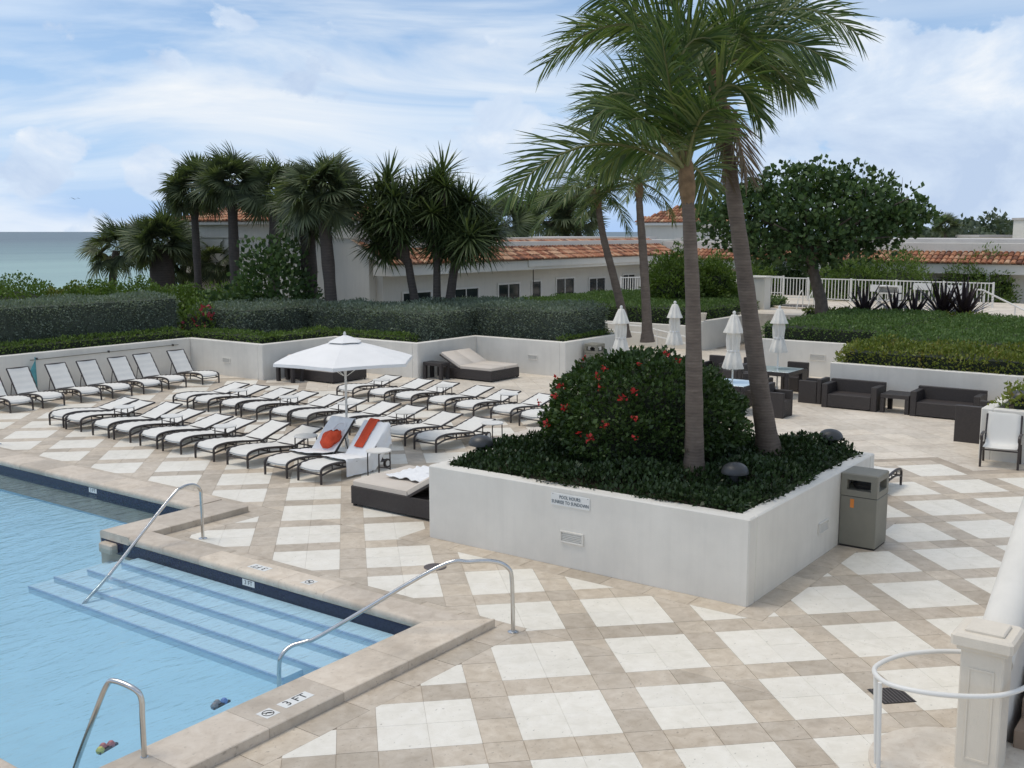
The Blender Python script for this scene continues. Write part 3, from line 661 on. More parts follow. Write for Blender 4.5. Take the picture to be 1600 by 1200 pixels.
for y in (-0.28, 0.28): MB().lathe([(0.006, 0), (0.004, 0.003)], n=8).obj('screw', 'dome', sg).matrix_local = frame_m((0, -1, 0), (0, 0, 1), (-0.012, y, 0.07))
# ground cover in the planter
P, Q = box_points(PLX0 + RW + 0.02, PLX1 - RW - 0.02, PLY0 + RW + 0.02, PLY1 - RW - 0.02, 0.98, 1.2, 26000, 11, 0.08, 'txXyY')
P[:, 2] += 0.10 * np.sin(P[:, 0] * 3.1) * np.cos(P[:, 1] * 2.7) * (P[:, 2] > 1.05)
V = leaf_quads(P, Q, 0.062, 12, 0.66, 1.1, 0.6)
P2 = P + np.array([0, 0, -0.05]); V2 = leaf_quads(P2[::2], Q[::2], 0.075, 13, 0.6, 1.2, 0.5)
gc = quads('ground_cover', np.concatenate([V, V2]), 'dark_leaf'); tag(gc, 'dense low dark green ground cover filling the big planter', 'ground cover', kind='stuff')
# flowering bush
bu = empty('flowering_bush', (14.0, 7.75, 0.98)); tag(bu, 'large rounded dark green bush with red flower clusters in the big planter', 'bush')
r = np.random.default_rng(21); n = 24000
dv = unit(r.normal(size=(n, 3))); dv[:, 2] = np.abs(dv[:, 2]) * np.where(r.uniform(size=n) < 0.75, 1, -0.4)
lump = 1 + 0.07 * np.sin(dv[:, 0] * 7 + 1) * np.cos(dv[:, 1] * 6) + 0.05 * np.sin(dv[:, 2] * 11 + dv[:, 0] * 9) + 0.03 * np.sin(dv[:, 1] * 21 + dv[:, 2] * 17)
rad = lump * np.where(r.uniform(size=n) < 0.62, r.uniform(0.93, 1.04, n), r.uniform(0.62, 0.95, n))
BR = np.array([1.48, 1.48, 1.10]); BCZ = 0.60
Pb = dv * BR * rad[:, None]; Pb[:, 2] = Pb[:, 2] + BCZ; Pb[:, 2] = np.maximum(Pb[:, 2], 0.05)
quads('foliage', leaf_quads(Pb, dv, 0.076, 22, 0.6, 1.3, 0.2, 0.3), 'bush_leaf', bu)['kind'] = 'stuff'
MB().lathe([(0.02, 0.05), (1.0, 0.06), (1.15, 0.4), (1.15, 0.8), (0.95, 1.15), (0.55, 1.42), (0.05, 1.50)], n=16).obj('branch_mass', 'hedge_core', bu)
for k in range(7):
    a = k * 0.9; MB().tube([(0.15 * math.cos(a), 0.15 * math.sin(a), 0), (0.5 * math.cos(a), 0.5 * math.sin(a), 0.5), (0.9 * math.cos(a), 0.9 * math.sin(a), 0.9)], [0.035, 0.025, 0.012], 6).obj('stem', 'bark', bu)
for (px, py, k) in [(882, 638, 40), (868, 620, 22), (878, 605, 26), (934, 590, 26), (946, 577, 20), (990, 612, 34), (973, 623, 24), (994, 652, 22), (944, 664, 22), (904, 680, 14), (921, 686, 24), (994, 684, 16), (855, 664, 18), (1040, 556, 26), (1060, 565, 12), (908, 570, 24), (914, 561, 12), (870, 590, 14), (843, 630, 10), (1000, 570, 10), (938, 605, 8)]:
    # where the sight line meets the bush
    rd = ray(px, py).normalized(); o3 = Vector((0, 0, CH)) - Vector((14.0, 7.75, 0.98 + BCZ))
    o_ = Vector((o3.x / BR[0], o3.y / BR[1], o3.z / BR[2])); d_ = Vector((rd.x / BR[0], rd.y / BR[1], rd.z / BR[2]))
    A_, B_, C_ = d_.dot(d_), 2 * o_.dot(d_), o_.dot(o_) - 1.06 ** 2; disc = B_ * B_ - 4 * A_ * C_
    t = (-B_ - math.sqrt(disc)) / (2 * A_) if disc > 0 else -B_ / (2 * A_)
    hit = o3 + rd * t; hit.z += BCZ
    nn = np.array(unit(np.array(hit)))
    k = max(6, k // 2); pts = np.array(hit) + r.normal(size=(k, 3)).clip(-1.2, 1.2) * 0.028
    quads('flower_cluster', leaf_quads(pts, np.tile(nn, (k, 1)), 0.052, int(px), 0.8, 1.6, 0.1), 'flower', bu)
# ------------------------------------------------------------------ garden dome lights
def dome_light(loc, label, rad=0.20, hh=0.28):
    dl = empty('dome_light', loc); tag(dl, label, 'garden light', 'dark dome garden lights')
    MB().lathe([(0.055, -0.30), (0.055, 0.10), (0.075, 0.10), (0.075, 0.15)], n=12).obj('stem', 'dome', dl, True)
    MB().lathe([(0.075, 0.15), (0.09, 0.16), (0.09, 0.19), (0.07, 0.20)], n=12).obj('lamp_glass', 'sling', dl, True)
    MB().lathe([(rad - 0.015, 0.175), (rad, 0.17), (rad, 0.19), (rad * 0.95, 0.225), (rad * 0.82, 0.265), (rad * 0.55, 0.300), (rad * 0.22, 0.316), (0.005, 0.319)], n=24).obj('dome_shade', 'dome', dl, True)
    return dl
dome_light((12.50, 9.72, 1.14), 'dark dome light in the planter corner beside the loungers', 0.19)
dome_light((13.05, 5.80, 1.13), 'dark dome light standing right beside the straight palm trunk', 0.185)
dome_light((16.05, 5.55, 1.16), 'dark dome light in the planter corner behind the leaning palm', 0.19)
dome_light((23.3, 4.15, 1.02), 'dark dome light in the walled bed above the white sling armchair', 0.24)
# ================================================================== PALMS
def coco_frond(name, parent, o, d0, L, droop, seed, leafl=0.55, wind=(0, 0, 0), m='coco_leaf', n=70, curve=None):
    """feather frond; the midrib bends down from direction d0, or follows curve = (base, control, tip)"""
    r = np.random.default_rng(seed); steps = 26
    if curve is not None:
        c0, c1, c2 = [np.array(q, float) for q in curve]; T = np.linspace(0, 1, steps + 1)[:, None]
        pts = (1 - T) ** 2 * c0 + 2 * T * (1 - T) * c1 + T ** 2 * c2; dirs = unit(np.gradient(pts, axis=0))
        bn = unit(np.cross(c1 - c0, c2 - c1) + r.normal(size=3) * 1e-3)
        tw = r.choice([-1, 1]) * r.uniform(0.55, 1.2)
    else:
        d0 = np.array(Vector(d0).normalized()); pts = [np.array(o, float)]; dirs = []
        for k in range(steps):
            t = k / steps; d = unit(d0 + np.array([0, 0, -1.0]) * droop * t ** 1.6 + np.array(wind) * t * 0.4); dirs.append(d); pts.append(pts[-1] + d * L / steps)
        dirs.append(dirs[-1]); pts = np.array(pts); dirs = np.array(dirs); bn = unit(np.cross(d0, [0, 0, 1.0]) + 1e-4); tw = r.uniform(-0.5, 0.5)
    V = []
    for sgn in (-1, 1):
        for k in range(n):
            t = 0.17 + 0.83 * (k + r.uniform(-0.3, 0.3)) / n; t = min(max(t, 0.15), 0.995)
            f = t * steps; i = int(min(f, steps - 1)); p = pts[i] + (pts[i + 1] - pts[i]) * (f - i); d = dirs[i]
            b0 = unit(bn - d * np.dot(bn, d)); c0_ = np.cross(d, b0); tt_ = tw * (0.6 + 0.6 * t)
            s_ = (b0 * math.cos(tt_) + c0_ * math.sin(tt_)) * sgn
            upv = np.cross(d, s_ * sgn); upv = upv if upv[2] > 0 else -upv
            ll = leafl * (0.42 + 0.72 * math.sin(math.pi * min(1, t * 0.80 + 0.14))) * r.uniform(0.82, 1.12)
            ld = unit(s_ * (1.0 - 0.45 * t) + d * (0.55 + 0.55 * t) + upv * r.uniform(0.05, 0.32) + np.array(wind) * 0.5 + r.normal(size=3) * 0.07)
            w = 0.0175 * (1 - 0.3 * t) * r.uniform(0.8, 1.2); wv = unit(np.cross(ld, upv + r.normal(size=3) * 0.35))
            rows = []; q = p.copy(); dd = ld.copy(); g_ = r.uniform(0.08, 0.24)
            for a, ws in ((0, 0.7), (0.33, 1.0), (0.68, 0.8), (1.0, 0.06)):
                rows.append([q + wv * w * ws, q - wv * w * ws])
                dd = unit(dd + np.array([0, 0, -1.0]) * g_ + np.array(wind) * 0.15); q = q + dd * ll * 0.335
            V.append(rows)
    f = strips(name, np.array(V), m, parent)
    MB().tube([tuple(p) for p in pts[::3]] + [tuple(pts[-1])], [0.030 * (1 - 0.85 * k / 9) + 0.003 for k in range(len(pts[::3]) + 1)], 6).obj('midrib', 'rachis' if m == 'coco_leaf' else 'husk', f)
    return f
def coco_palm(label, base, path, rad, fronds, seed, leafl=0.55, wind=(0, 0, 0), group=None, n=70, dead=(), curves=()):
    """path: (right, z, depth) offsets from the base in metres; fronds: (right, up, away, length, droop)"""
    t = empty('coconut_palm', base); tag(t, label, 'palm tree', group)
    def w3(a): return Vector((rgt.x * a[0] + fwd.x * a[2], rgt.y * a[0] + fwd.y * a[2], a[1]))
    pts = [w3(p) for p in path]; dense = []
    for i in range(len(pts) - 1):
        for k in range(8): dense.append(pts[i].lerp(pts[i + 1], k / 8))
    dense.append(pts[-1]); sm = dense
    for _ in range(10): sm = [sm[0]] + [(sm[i - 1] + sm[i] * 2 + sm[i + 1]) / 4 for i in range(1, len(sm) - 1)] + [sm[-1]]
    m = len(sm); rs = []
    for i in range(m):
        f = i / (m - 1); rs.append(rad * (1.0 - 0.42 * f + 0.55 * math.exp(-f * 14)) * (1 + 0.03 * ((i * 7) % 3 - 1)))
    MB().tube(sm, rs, 14).obj('trunk', 'coco_trunk', t, True)
    top = sm[-1]; ax = (sm[-1] - sm[-3]).normalized()
    MB().tube([top - ax * 0.35, top - ax * 0.1, top + ax * 0.2, top + ax * 0.45], [rs[-1] * 1.05, rs[-1] * 1.5, rs[-1] * 1.25, 0.03], 10).obj('crown_shaft', 'husk', t, True)
    for k, (a, b, c, L, dr) in enumerate(fronds):
        d = w3((a, b, c)); d.normalize()
        coco_frond('frond', t, top + ax * 0.12 + d * 0.05, d, L, dr, seed * 50 + k, leafl, w3(wind), n=n)
    Dp = base[0] * fwd.x + base[1] * fwd.y; bv = Vector(base)
    for k, (x1, y1, x2, y2, dd) in enumerate(curves):       # arching fronds: control and tip as seen in the photo, dd metres deeper or nearer
        c0 = top + ax * 0.10; c1 = GD(x1, y1, Dp + dd * 0.55) - bv; c2 = GD(x2, y2, Dp + dd) - bv
        coco_frond('frond', t, c0, None, 0, 0, seed * 90 + k, leafl, w3(wind), n=n, curve=(c0, c1, c2))
    for k, (a, b, c, L, dr) in enumerate(dead):
        d = w3((a, b, c)); d.normalize()
        o = coco_frond('frond', t, top + d * 0.08, d, L, dr, seed * 70 + k, leafl * 0.8, w3(wind), 'dead_leaf', n=int(n * 0.6)); o['label'] = 'dry brown frond hanging down'
    return t
PB1 = (13.12, 6.44, 0.97); PB2 = (15.29, 6.21, 0.97)
coco_palm('straight coconut palm growing in front of the flowering bush', PB1, [(0, 0, 0), (-0.02, 1.2, 0), (-0.08, 2.8, 0), (-0.20, 4.25, 0)], 0.138, [], 1, 0.70, (-0.05, 0, 0), 'coconut palms', 60, curves=
    [(915, 165, 795, 305, -0.5), (1000, 95, 930, 165, 0.5), (975, 120, 925, 190, -0.8), (1030, 40, 1110, 60, -0.3), (1125, 45, 1188, 185, -0.4), (1090, 245, 1108, 300, 0.9),
     (1025, 130, 990, 35, 0.8), (1075, 110, 1125, 40, 0.9), (1055, 90, 1060, -20, 0.2), (1000, 190, 940, 260, 0.9), (1045, 130, 1035, 60, -1.0), (1085, 165, 1120, 170, -1.2), (1005, 165, 985, 190, -1.3)])
coco_palm('tall leaning coconut palm at the back corner of the big planter', PB2, [(0, 0, 0), (-0.22, 1.3, 0.05), (-0.52, 3.2, 0.1), (-0.80, 4.8, 0.1), (-0.98, 5.75, 0.1)], 0.158, [], 2, 0.76, (0.04, 0, 0), 'coconut palms', 60, curves=
    [(985, -35, 853, 100, -0.3), (1030, 10, 930, -5, 0.6), (1210, -55, 1342, 55, 0.2), (1190, 20, 1295, 95, -0.5), (1175, 50, 1240, 140, 0.4), (1090, 0, 1075, -110, 0.4), (1150, -10, 1190, -90, -0.4), (1040, 55, 975, 150, 0.7),
     (1180, -40, 1280, -40, 0.9), (1050, -20, 985, -60, 0.2), (1070, 40, 1030, 90, -1.0), (1140, 30, 1170, 60, -1.3), (1200, 70, 1260, 130, 1.0), (1000, 30, 900, 40, 0.9)],
    dead=[(0.25, -0.6, -0.2, 1.4, 1.2), (0.12, -0.9, -0.1, 1.3, 0.6)])
# two more in the bed beyond the corridor
def gen_fronds(n, L, seed, wind=0.0):
    r = random.Random(seed); out = []
    for k in range(n):
        a = k * 2.4; e = 1.25 - 1.5 * k / n
        out.append((math.cos(a) + wind, e + r.uniform(-0.1, 0.1), math.sin(a), L * r.uniform(0.85, 1.1), 1.2 + 0.8 * r.random()))
    return out
def wedge_base(px, py, D, z):     # base under a pixel column at depth D
    p = GD(px, py, D); return (p.x, p.y, z)
D3 = 36.0; k3 = D3 / FPX
coco_palm('slender coconut palm leaning left beside the cabana windows', wedge_base(977, 460, D3, 0.95), [(0, 0, 0), (-2 * k3, 0.7, 0), (-20 * k3, 2.2, 0), (-36 * k3, 3.4, 0), (-46 * k3, 4.7, 0)], 0.17, gen_fronds(18, 2.3, 31, -0.2), 3, 0.62, (-0.15, 0, 0), 'coconut palms', 44)
coco_palm('slender upright coconut palm rising from the green hedge before the cabanas', wedge_base(1013, 465, D3 - 1.5, 0.95), [(0, 0, 0), (-2 * k3, 0.9, 0), (-9 * k3, 3.0, 0), (-15 * k3, 4.2, 0), (-17 * k3, 5.0, 0)], 0.17, gen_fronds(18, 2.3, 32, -0.15), 4, 0.62, (-0.15, 0, 0), 'coconut palms', 44)
# fan palms -----------------------------------------------------------------------
def fan_mesh(seed, pet=0.72, L=0.92, ns=36):
    r = np.random.default_rng(seed); V = []
    for k in range(ns):
        a = -2.15 + 4.3 * k / (ns - 1) + r.uniform(-0.03, 0.03)
        ln = L * (0.72 + 0.28 * math.cos(a * 0.55)) * r.uniform(0.9, 1.08)
        dx, dy = math.cos(a), math.sin(a); w = 0.036
        rows = []; 
        for t, ws in ((0.02, 0.25), (0.35, 1.0), (0.7, 0.75), (1.0, 0.06)):
            z = 0.10 * abs(math.sin(a)) * t - (0.38 * max(0, t - 0.30) ** 2) * ln / 0.7 * r.uniform(0.7, 1.5) - 0.10 * t * max(0, dx)
            c = np.array([pet + dx * ln * t, dy * ln * t, z]); sd_ = np.array([-dy, dx, (0.25 if k % 2 else -0.25)]) * w * ws
            rows.append([c + sd_, c - sd_])
        V.append(rows)
    for s in (1,):
        V.append([[np.array([pet * t, 0.014, -0.06 * t * (1 - t) * 0]), np.array([pet * t, -0.014, 0])] for t in (0, 0.33, 0.66, 1.0)])
    return strip_mesh('fan_frond', np.array(V), 'sabal_leaf')
FANS = [fan_mesh(100 + k) for k in range(4)]
DEADFAN = None
def sabal(label, base, top, rad, n, size, seed, wind=0.0, group='fan palms along the beach side', boots=False, low=-0.75):
    t = empty('fan_palm', base); tag(t, label, 'palm tree', group)
    b = Vector(base); tp = Vector(top) - b; r = random.Random(seed); pts = []
    for k in range(9):
        f = k / 8; pts.append(Vector((tp.x * f ** 1.3, tp.y * f ** 1.3, tp.z * f)))
    rr = [rad * (1.15 if k == 0 else 1.0 + 0.06 * ((k * 5) % 3 - 1)) for k in range(9)]
    if boots: rr = [rad * (0.8 + 0.7 * math.sin(k / 8 * 2.6)) for k in range(9)]
    MB().tube(pts, rr, 12).obj('trunk', 'sabal_trunk', t, True)
    for k in range(n):
        a = k * 2.39996 + r.uniform(-0.2, 0.2); e = math.asin(max(-1, min(1, 1 - (1 - low) * (k + 0.5) / n)))
        d = Vector((math.cos(a) * math.cos(e), math.sin(a) * math.cos(e), math.sin(e)))
        if wind: d = (d + rgt * wind + Vector((0, 0, 0.1))).normalized()
        x = d; z = Vector((0, 0, 1)) - x * x.z
        if z.length < 0.2: z = Vector((1, 0, 0)) - x * x.x
        z.normalize(); y = z.cross(x)
        s = size * r.uniform(0.85, 1.12)
        o = link('frond', FANS[(k + seed) % 4], t)
        mw = Matrix(((x.x, y.x, z.x, 0), (x.y, y.y, z.y, 0), (x.z, y.z, z.z, 0), (0, 0, 0, 1))) @ Matrix.Rotation(r.uniform(-1.3, 1.3), 4, 'X')
        o.matrix_local = Matrix.Translation(tp + d * 0.06) @ mw @ Matrix.Scale(s, 4)
    return t
def sab(label, px_b, px_t, py_t, D, zb, rad, n, size, seed, **kw):
    b = GD(px_b, 460, D); tp = GD(px_t, py_t, D); sabal(label, (b.x, b.y, zb), tuple(tp), rad, n, size, seed, **kw)
sab('fan palm with slim bare trunk standing against the sea', 311, 302, 300, 45, 0.9, 0.16, 44, 0.95, 1, low=-0.7)
sab('tall fan palm with thick shaggy trunk between the slim palm and the leafy shrub', 368, 362, 290, 44, 0.9, 0.21, 48, 1.0, 2, low=-0.6)
sab('windswept fan palm behind the leafy shrub', 426, 432, 305, 44, 0.9, 0.26, 30, 1.05, 3, wind=0.45, low=-0.5)
sab('large fan palm with curved brown trunk in front of the pale end wall', 519, 503, 305, 38, 0.9, 0.23, 52, 1.08, 4, low=-0.65)
sab('dark shaggy trunked fan palm right behind the curved brown palm', 486, 478, 330, 40, 0.9, 0.30, 22, 0.95, 5, low=-0.95)
sab('squat fan palm with fat trunk above the seaside shrubs', 254, 252, 385, 48, 0.6, 0.36, 40, 1.15, 6, boots=True, low=-0.4)
sab('low windblown palm at the far left of the beach palms', 170, 182, 392, 52, 0.4, 0.18, 26, 1.15, 7, wind=0.35)
sab('very small fan palm in front of the sea beside the slim trunk', 284, 286, 415, 50, 0.5, 0.14, 18, 0.9, 8)
sab('small fan palm with forked stem between two tall palm trunks', 345, 343, 410, 50, 0.5, 0.16, 18, 0.95, 9)
sab('low bushy palm standing behind the flat roof edge', 858, 860, 345, 75, 0.0, 0.25, 24, 1.8, 10, wind=-0.3, low=-0.6)
sab('second low palm behind the flat roof edge beside the leaning trunk', 905, 903, 340, 75, 0.0, 0.25, 24, 1.5, 11, wind=-0.2, low=-0.7)
sab('pale fan palm behind the spiky dracaena trees', 790, 788, 350, 60, 0.0, 0.25, 26, 1.3, 12, low=-0.6)
# spiky dracaena group ---------------------------------------------------------------
def rosette_mesh(seed, n=120, L=1.1):
    r = np.random.default_rng(seed); V = []
    for k in range(n):
        a = k * 2.39996; e = math.asin(1 - 1.55 * (k + 0.5) / n); ln = L * r.uniform(0.8, 1.1)
        d = np.array([math.cos(a) * math.cos(e), math.sin(a) * math.cos(e), math.sin(e)]); s = unit(np.cross(d, [0, 0, 1.0]) + 1e-3); rows = []; q = d * 0.05; dd = d.copy()
        for ws in (0.7, 1.0, 0.75, 0.05):
            rows.append([q + s * 0.034 * ws, q - s * 0.034 * ws]); dd = unit(dd + np.array([0, 0, -0.18])); q = q + dd * ln * 0.33
        V.append(rows)
    return strip_mesh('leaf_rosette', np.array(V), 'dracaena_leaf')
ROS = [rosette_mesh(200 + k) for k in range(3)]
def dracaena(label, base, heads, trunk_top, rad, seed):
    t = empty('dracaena_tree', base); tag(t, label, 'tree', 'spiky dracaena trees'); b = Vector(base); r = random.Random(seed); tt = Vector(trunk_top) - b
    MB().tube([(0, 0, 0), tt * 0.35 + Vector((0.04, 0, 0)), tt * 0.7, tt], [rad * 1.15, rad, rad * 0.9, rad * 0.85], 10).obj('trunk', 'sabal_trunk', t, True)
    for k, (hp, s) in enumerate(heads):
        q = Vector(hp) - b
        MB().tube([tt - Vector((0, 0, 0.2)), tt.lerp(q, 0.5) + Vector((0, 0, 0.1)), q], [rad * 0.6, rad * 0.45, rad * 0.35], 6).obj('branch', 'sabal_trunk', t, True)
        o = link('leaf_rosette', ROS[(k + seed) % 3], t); o.location = q; o.scale = (s, s, s); o.rotation_euler = (r.uniform(-0.3, 0.3), r.uniform(-0.3, 0.3), r.uniform(0, 6))
DD = 38.0
def hd(px, py, dd=0.0, s=1.0): return (tuple(GD(px, py, DD + dd)), s)
def cloud_heads(cx, cy, rx, ry, n, seed):
    r = random.Random(seed); out = []
    for k in range(n):
        a = k * 2.4; q = math.sqrt((k + 0.5) / n); out.append(hd(cx + rx * q * math.cos(a), cy + ry * q * math.sin(a), r.uniform(-1.3, 1.3) * (1 - q * 0.5), r.uniform(0.85, 1.1)))
    return out
def bz(px, z=0.9, D=DD): p = GD(px, 470, D); return (p.x, p.y, z)
dracaena('spiky dracaena with slanting single trunk beside the gable end', bz(655), cloud_heads(605, 345, 36, 52, 20, 1) + [hd(606, 285, 0, 1.15)], tuple(GD(637, 405, DD)), 0.16, 1)
dracaena('spiky dracaena with upright dark trunk in the middle of the group', bz(681), cloud_heads(683, 325, 42, 45, 18, 2) + [hd(690, 275, 0.3, 1.15)], tuple(GD(683, 400, DD)), 0.15, 2)
dracaena('widest spiky dracaena with thick curved trunk nearest the cabana windows', bz(694), cloud_heads(722, 360, 52, 44, 24, 3), tuple(GD(712, 405, DD)), 0.18, 3)

# ================================================================== HEDGES AND SHRUBS
hedge('tall silver green hedge behind the row of upright loungers', 'silver_leaf', 8.0, 21.9, 29.75, 31.6, 0.9, 2.42, 460, 0.078, 41, 0.09, 'clipped silver hedges')
hedge('low bright green hedge edging the wall behind the upright loungers', 'green_leaf', 8.0, 21.6, 28.95, 29.65, 0.9, 1.38, 330, 0.08, 42, 0.05, 'low green edging hedges')
hedge('low bright green hedge on the wall return right of the upright loungers', 'green_leaf', 21.75, 22.5, 25.6, 29.4, 0.9, 1.34, 330, 0.08, 43, 0.05, 'low green edging hedges')
hedge('low bright green hedge above the daybed niche behind the open parasol', 'green_leaf', 22.4, 24.75, 25.45, 26.1, 0.9, 1.36, 330, 0.08, 44, 0.05, 'low green edging hedges')
hedge('low bright green hedge on the wall return right of the open parasol', 'green_leaf', 24.85, 25.5, 22.4, 25.9, 0.9, 1.28, 330, 0.08, 45, 0.05, 'low green edging hedges')
hedge('silver hedge block behind the open parasol', 'silver_leaf', 22.9, 27.3, 27.6, 30.4, 0.9, 2.02, 460, 0.078, 46, 0.09, 'clipped silver hedges')
hedge('silver hedge turning the corner above the wicker daybed with side table', 'silver_leaf', 25.6, 28.2, 22.2, 27.5, 0.9, 2.0, 460, 0.078, 47, 0.09, 'clipped silver hedges')
hedge('silver hedge ending beside the far litter bin', 'silver_leaf', 28.25, 31.0, 18.6, 25.0, 0.9, 2.06, 460, 0.078, 48, 0.09, 'clipped silver hedges')
hedge('silver hedge strip below the cabana windows', 'silver_leaf', 28.4, 36.0, 26.0, 27.8, 0.9, 1.66, 460, 0.078, 49, 0.09, 'clipped silver hedges')
hedge('low green hedge at the silver hedge foot by the far litter bin', 'green_leaf', 27.85, 30.9, 18.35, 18.6, 0.9, 1.25, 330, 0.08, 50, 0.04, 'low green edging hedges')
hedge('dark clipped hedge with bright top behind the ramp wall', 'lawn_leaf', 37.3, 46.5, 18.35, 27.2, 0.9, 1.60, 260, 0.09, 51, 0.07)
hedge('clipped green hedge in the straight walled bed under the broad tree', 'lawn_leaf', 32.6, 40.9, 9.8, 13.7, 0.93, 1.56, 260, 0.09, 52, 0.06)
hedge('flat topped bright green hedge in the right bed beyond the yellow shrubs', 'lawn_leaf', 30.4, 41.0, 2.0, 9.45, 0.88, 1.54, 260, 0.09, 53, 0.06)
# looser yellow-green shrubs along the bed front
ys = empty('shrub_border', (29.2, 6.5, 0.9)); tag(ys, 'loose yellow green shrub border behind the wicker sofas', 'shrub')
P, Q = box_points(28.15, 30.25, 1.0, 9.6, 0.9, 1.42, 12000, 54, 0.10, 'txXyY'); P[:, 2] = np.maximum(P[:, 2] + 0.10 * np.sin(P[:, 1] * 3.7) * np.cos(P[:, 0] * 4), 0.92)
quads('foliage', leaf_quads(P, Q, 0.092, 55, 0.55, 1.2, 0.5) - np.array([29.2, 6.5, 0.9]), 'yellow_leaf', ys)['kind'] = 'stuff'
MB().box(-0.95, 0.95, -5.4, 2.95, 0, 0.42).obj('branch_mass', 'hedge_core', ys)
ys2 = empty('shrub_border', (23.4, 3.0, 0.9)); tag(ys2, 'loose yellow and reddish shrubs spilling over the bed corner above the white armchair', 'shrub')
P, Q = box_points(22.65, 24.9, -1.0, 4.4, 0.9, 1.35, 2600, 56, 0.2, 'txXyY'); P[:, 2] = np.maximum(P[:, 2] + 0.14 * np.sin(P[:, 1] * 3.1) * np.cos(P[:, 0] * 4), 0.92)
quads('foliage', leaf_quads(P, Q, 0.13, 57, 0.5, 1.5, 0.6) - np.array([23.4, 3.0, 0.9]), 'yellow_leaf', ys2)['kind'] = 'stuff'
MB().box(-0.6, 1.3, -3.8, 1.2, 0, 0.22).obj('branch_mass', 'hedge_core', ys2)
def bush(label, c, rx, ry, rz, n, size, m, seed, name='shrub', cat='shrub', group=None, core=True, aspect=0.6, flowers=0):
    b = empty(name, c); tag(b, label, cat, group); r = np.random.default_rng(seed)
    dv = unit(r.normal(size=(n, 3))); dv[:, 2] = np.abs(dv[:, 2]) - 0.15 * (r.uniform(size=n) < 0.3)
    lump = 1 + 0.16 * np.sin(dv[:, 0] * 6 + seed) * np.cos(dv[:, 1] * 5 + seed) + 0.10 * np.sin(dv[:, 2] * 9 + dv[:, 0] * 11) + r.uniform(-0.22, 0.10, n)
    Pp = dv * np.array([rx, ry, rz]) * lump[:, None]; Pp[:, 2] = np.maximum(Pp[:, 2], 0.03)
    quads('foliage', leaf_quads(Pp, dv, size, seed + 1, aspect, 1.0, 0.2), m, b)['kind'] = 'stuff'
    if core: MB().lathe([(rx * 0.55, 0.0), (rx * 0.7, rz * 0.3), (rx * 0.55, rz * 0.62), (0.05, rz * 0.8)], n=12).obj('branch_mass', 'hedge_core', b)
    for k in range(flowers):
        i = k * 37 % n; pts = Pp[i] + r.normal(size=(9, 3)) * 0.10 + dv[i] * 0.08
        quads('flower_cluster', leaf_quads(pts, np.tile(dv[i], (9, 1)), 0.14, seed + k, 0.8, 1.5), 'pink_flower', b)
    return b
p = GD(310, 470, 36); bush('dark shrub with reddish flowers in the gap between the silver hedges', (p.x, p.y, 0.9), 0.9, 0.9, 1.25, 1500, 0.12, 'green_leaf', 61, flowers=8)
p = GD(430, 470, 39); bush('tall open leafy shrub in front of the pale end wall', (p.x, p.y, 0.9), 1.55, 1.55, 3.2, 3000, 0.19, 'seagrape_leaf', 62, aspect=0.85, core=False)
MB().tube([(p.x, p.y, 0.9), (p.x + 0.1, p.y, 2.2), (p.x - 0.2, p.y + 0.2, 3.6)], [0.07, 0.05, 0.02], 7).obj('stem', 'bark', bpy.data.objects['shrub.001']).matrix_parent_inverse = Matrix.Translation(-Vector((p.x, p.y, 0.9)))
p = GD(380, 470, 40); bush('low leafy shrub at the foot of the shaggy palms', (p.x, p.y, 0.9), 2.0, 1.6, 1.45, 1700, 0.17, 'seagrape_leaf', 63, aspect=0.8)
for k, (px, py, rx, lab) in enumerate([(25, 428, 2.3, 'rounded bright green seaside shrub at the left end of the beach hedge'), (-40, 432, 2.0, 'second rounded seaside shrub beside the left end'), (150, 434, 1.6, 'spreading bright green seaside shrub below the windblown palm'), (215, 433, 1.7, 'seaside shrub at the foot of the squat palm'), (110, 442, 1.1, 'low yellowish seaside shrub between the two bright ones'), (280, 440, 1.4, 'reddish green seaside shrub below the slim palm'), (345, 442, 1.5, 'seaside shrub behind the flowering gap')]):
    D = 42.0; q = GD(px, py, D); bush(lab, (q.x, q.y, 0.85), rx, rx, (q.z - 0.85) * 0.84, 8000, 0.10, 'green_leaf' if k != 4 else 'yellow_leaf', 70 + k, aspect=0.8, group='seaside shrubs')
# broad tree on the terrace edge ------------------------------------------------------
tb = Vector((40.0, 14.35, 0.95)); tr = empty('broad_tree', tb); tag(tr, 'broad dark green spreading tree with single leaning trunk beside the spa', 'tree')
DT = tb.x * fwd.x + tb.y * fwd.y
def tp_(px, py, dd=0): return GD(px, py, DT + dd) - tb
trunk_pts = [Vector((0, 0, 0)), tp_(1283, 470), tp_(1272, 430), tp_(1268, 402)]
MB().tube(trunk_pts, [0.30, 0.24, 0.21, 0.20], 12).obj('trunk', 'bark', tr, True)
limbs = []
rr_ = random.Random(9)
for (px, py, dd) in [(1160, 330, 0), (1200, 290, 1.5), (1250, 275, -1), (1310, 285, 1), (1370, 300, 0), (1420, 310, -1), (1430, 340, 1), (1120, 350, 0.5), (1330, 340, -2.2), (1210, 350, -2.2), (1270, 320, 2.2), (1390, 370, -1.2), (1180, 390, -1)]:
    a = trunk_pts[-1]; e = tp_(px, py, dd); m = a.lerp(e, 0.5) + Vector((0, 0, 0.25)); limbs += [a.lerp(m, 0.6), m, m.lerp(e, 0.5), e]
    MB().tube([a - Vector((0, 0, 0.15)), a.lerp(m, 0.5) + Vector((rr_.uniform(-0.15, 0.15), 0, 0)), m, e], [0.15, 0.10, 0.065, 0.02], 7).obj('limb', 'bark', tr, True)
r = np.random.default_rng(91); PP = []; NNv = []
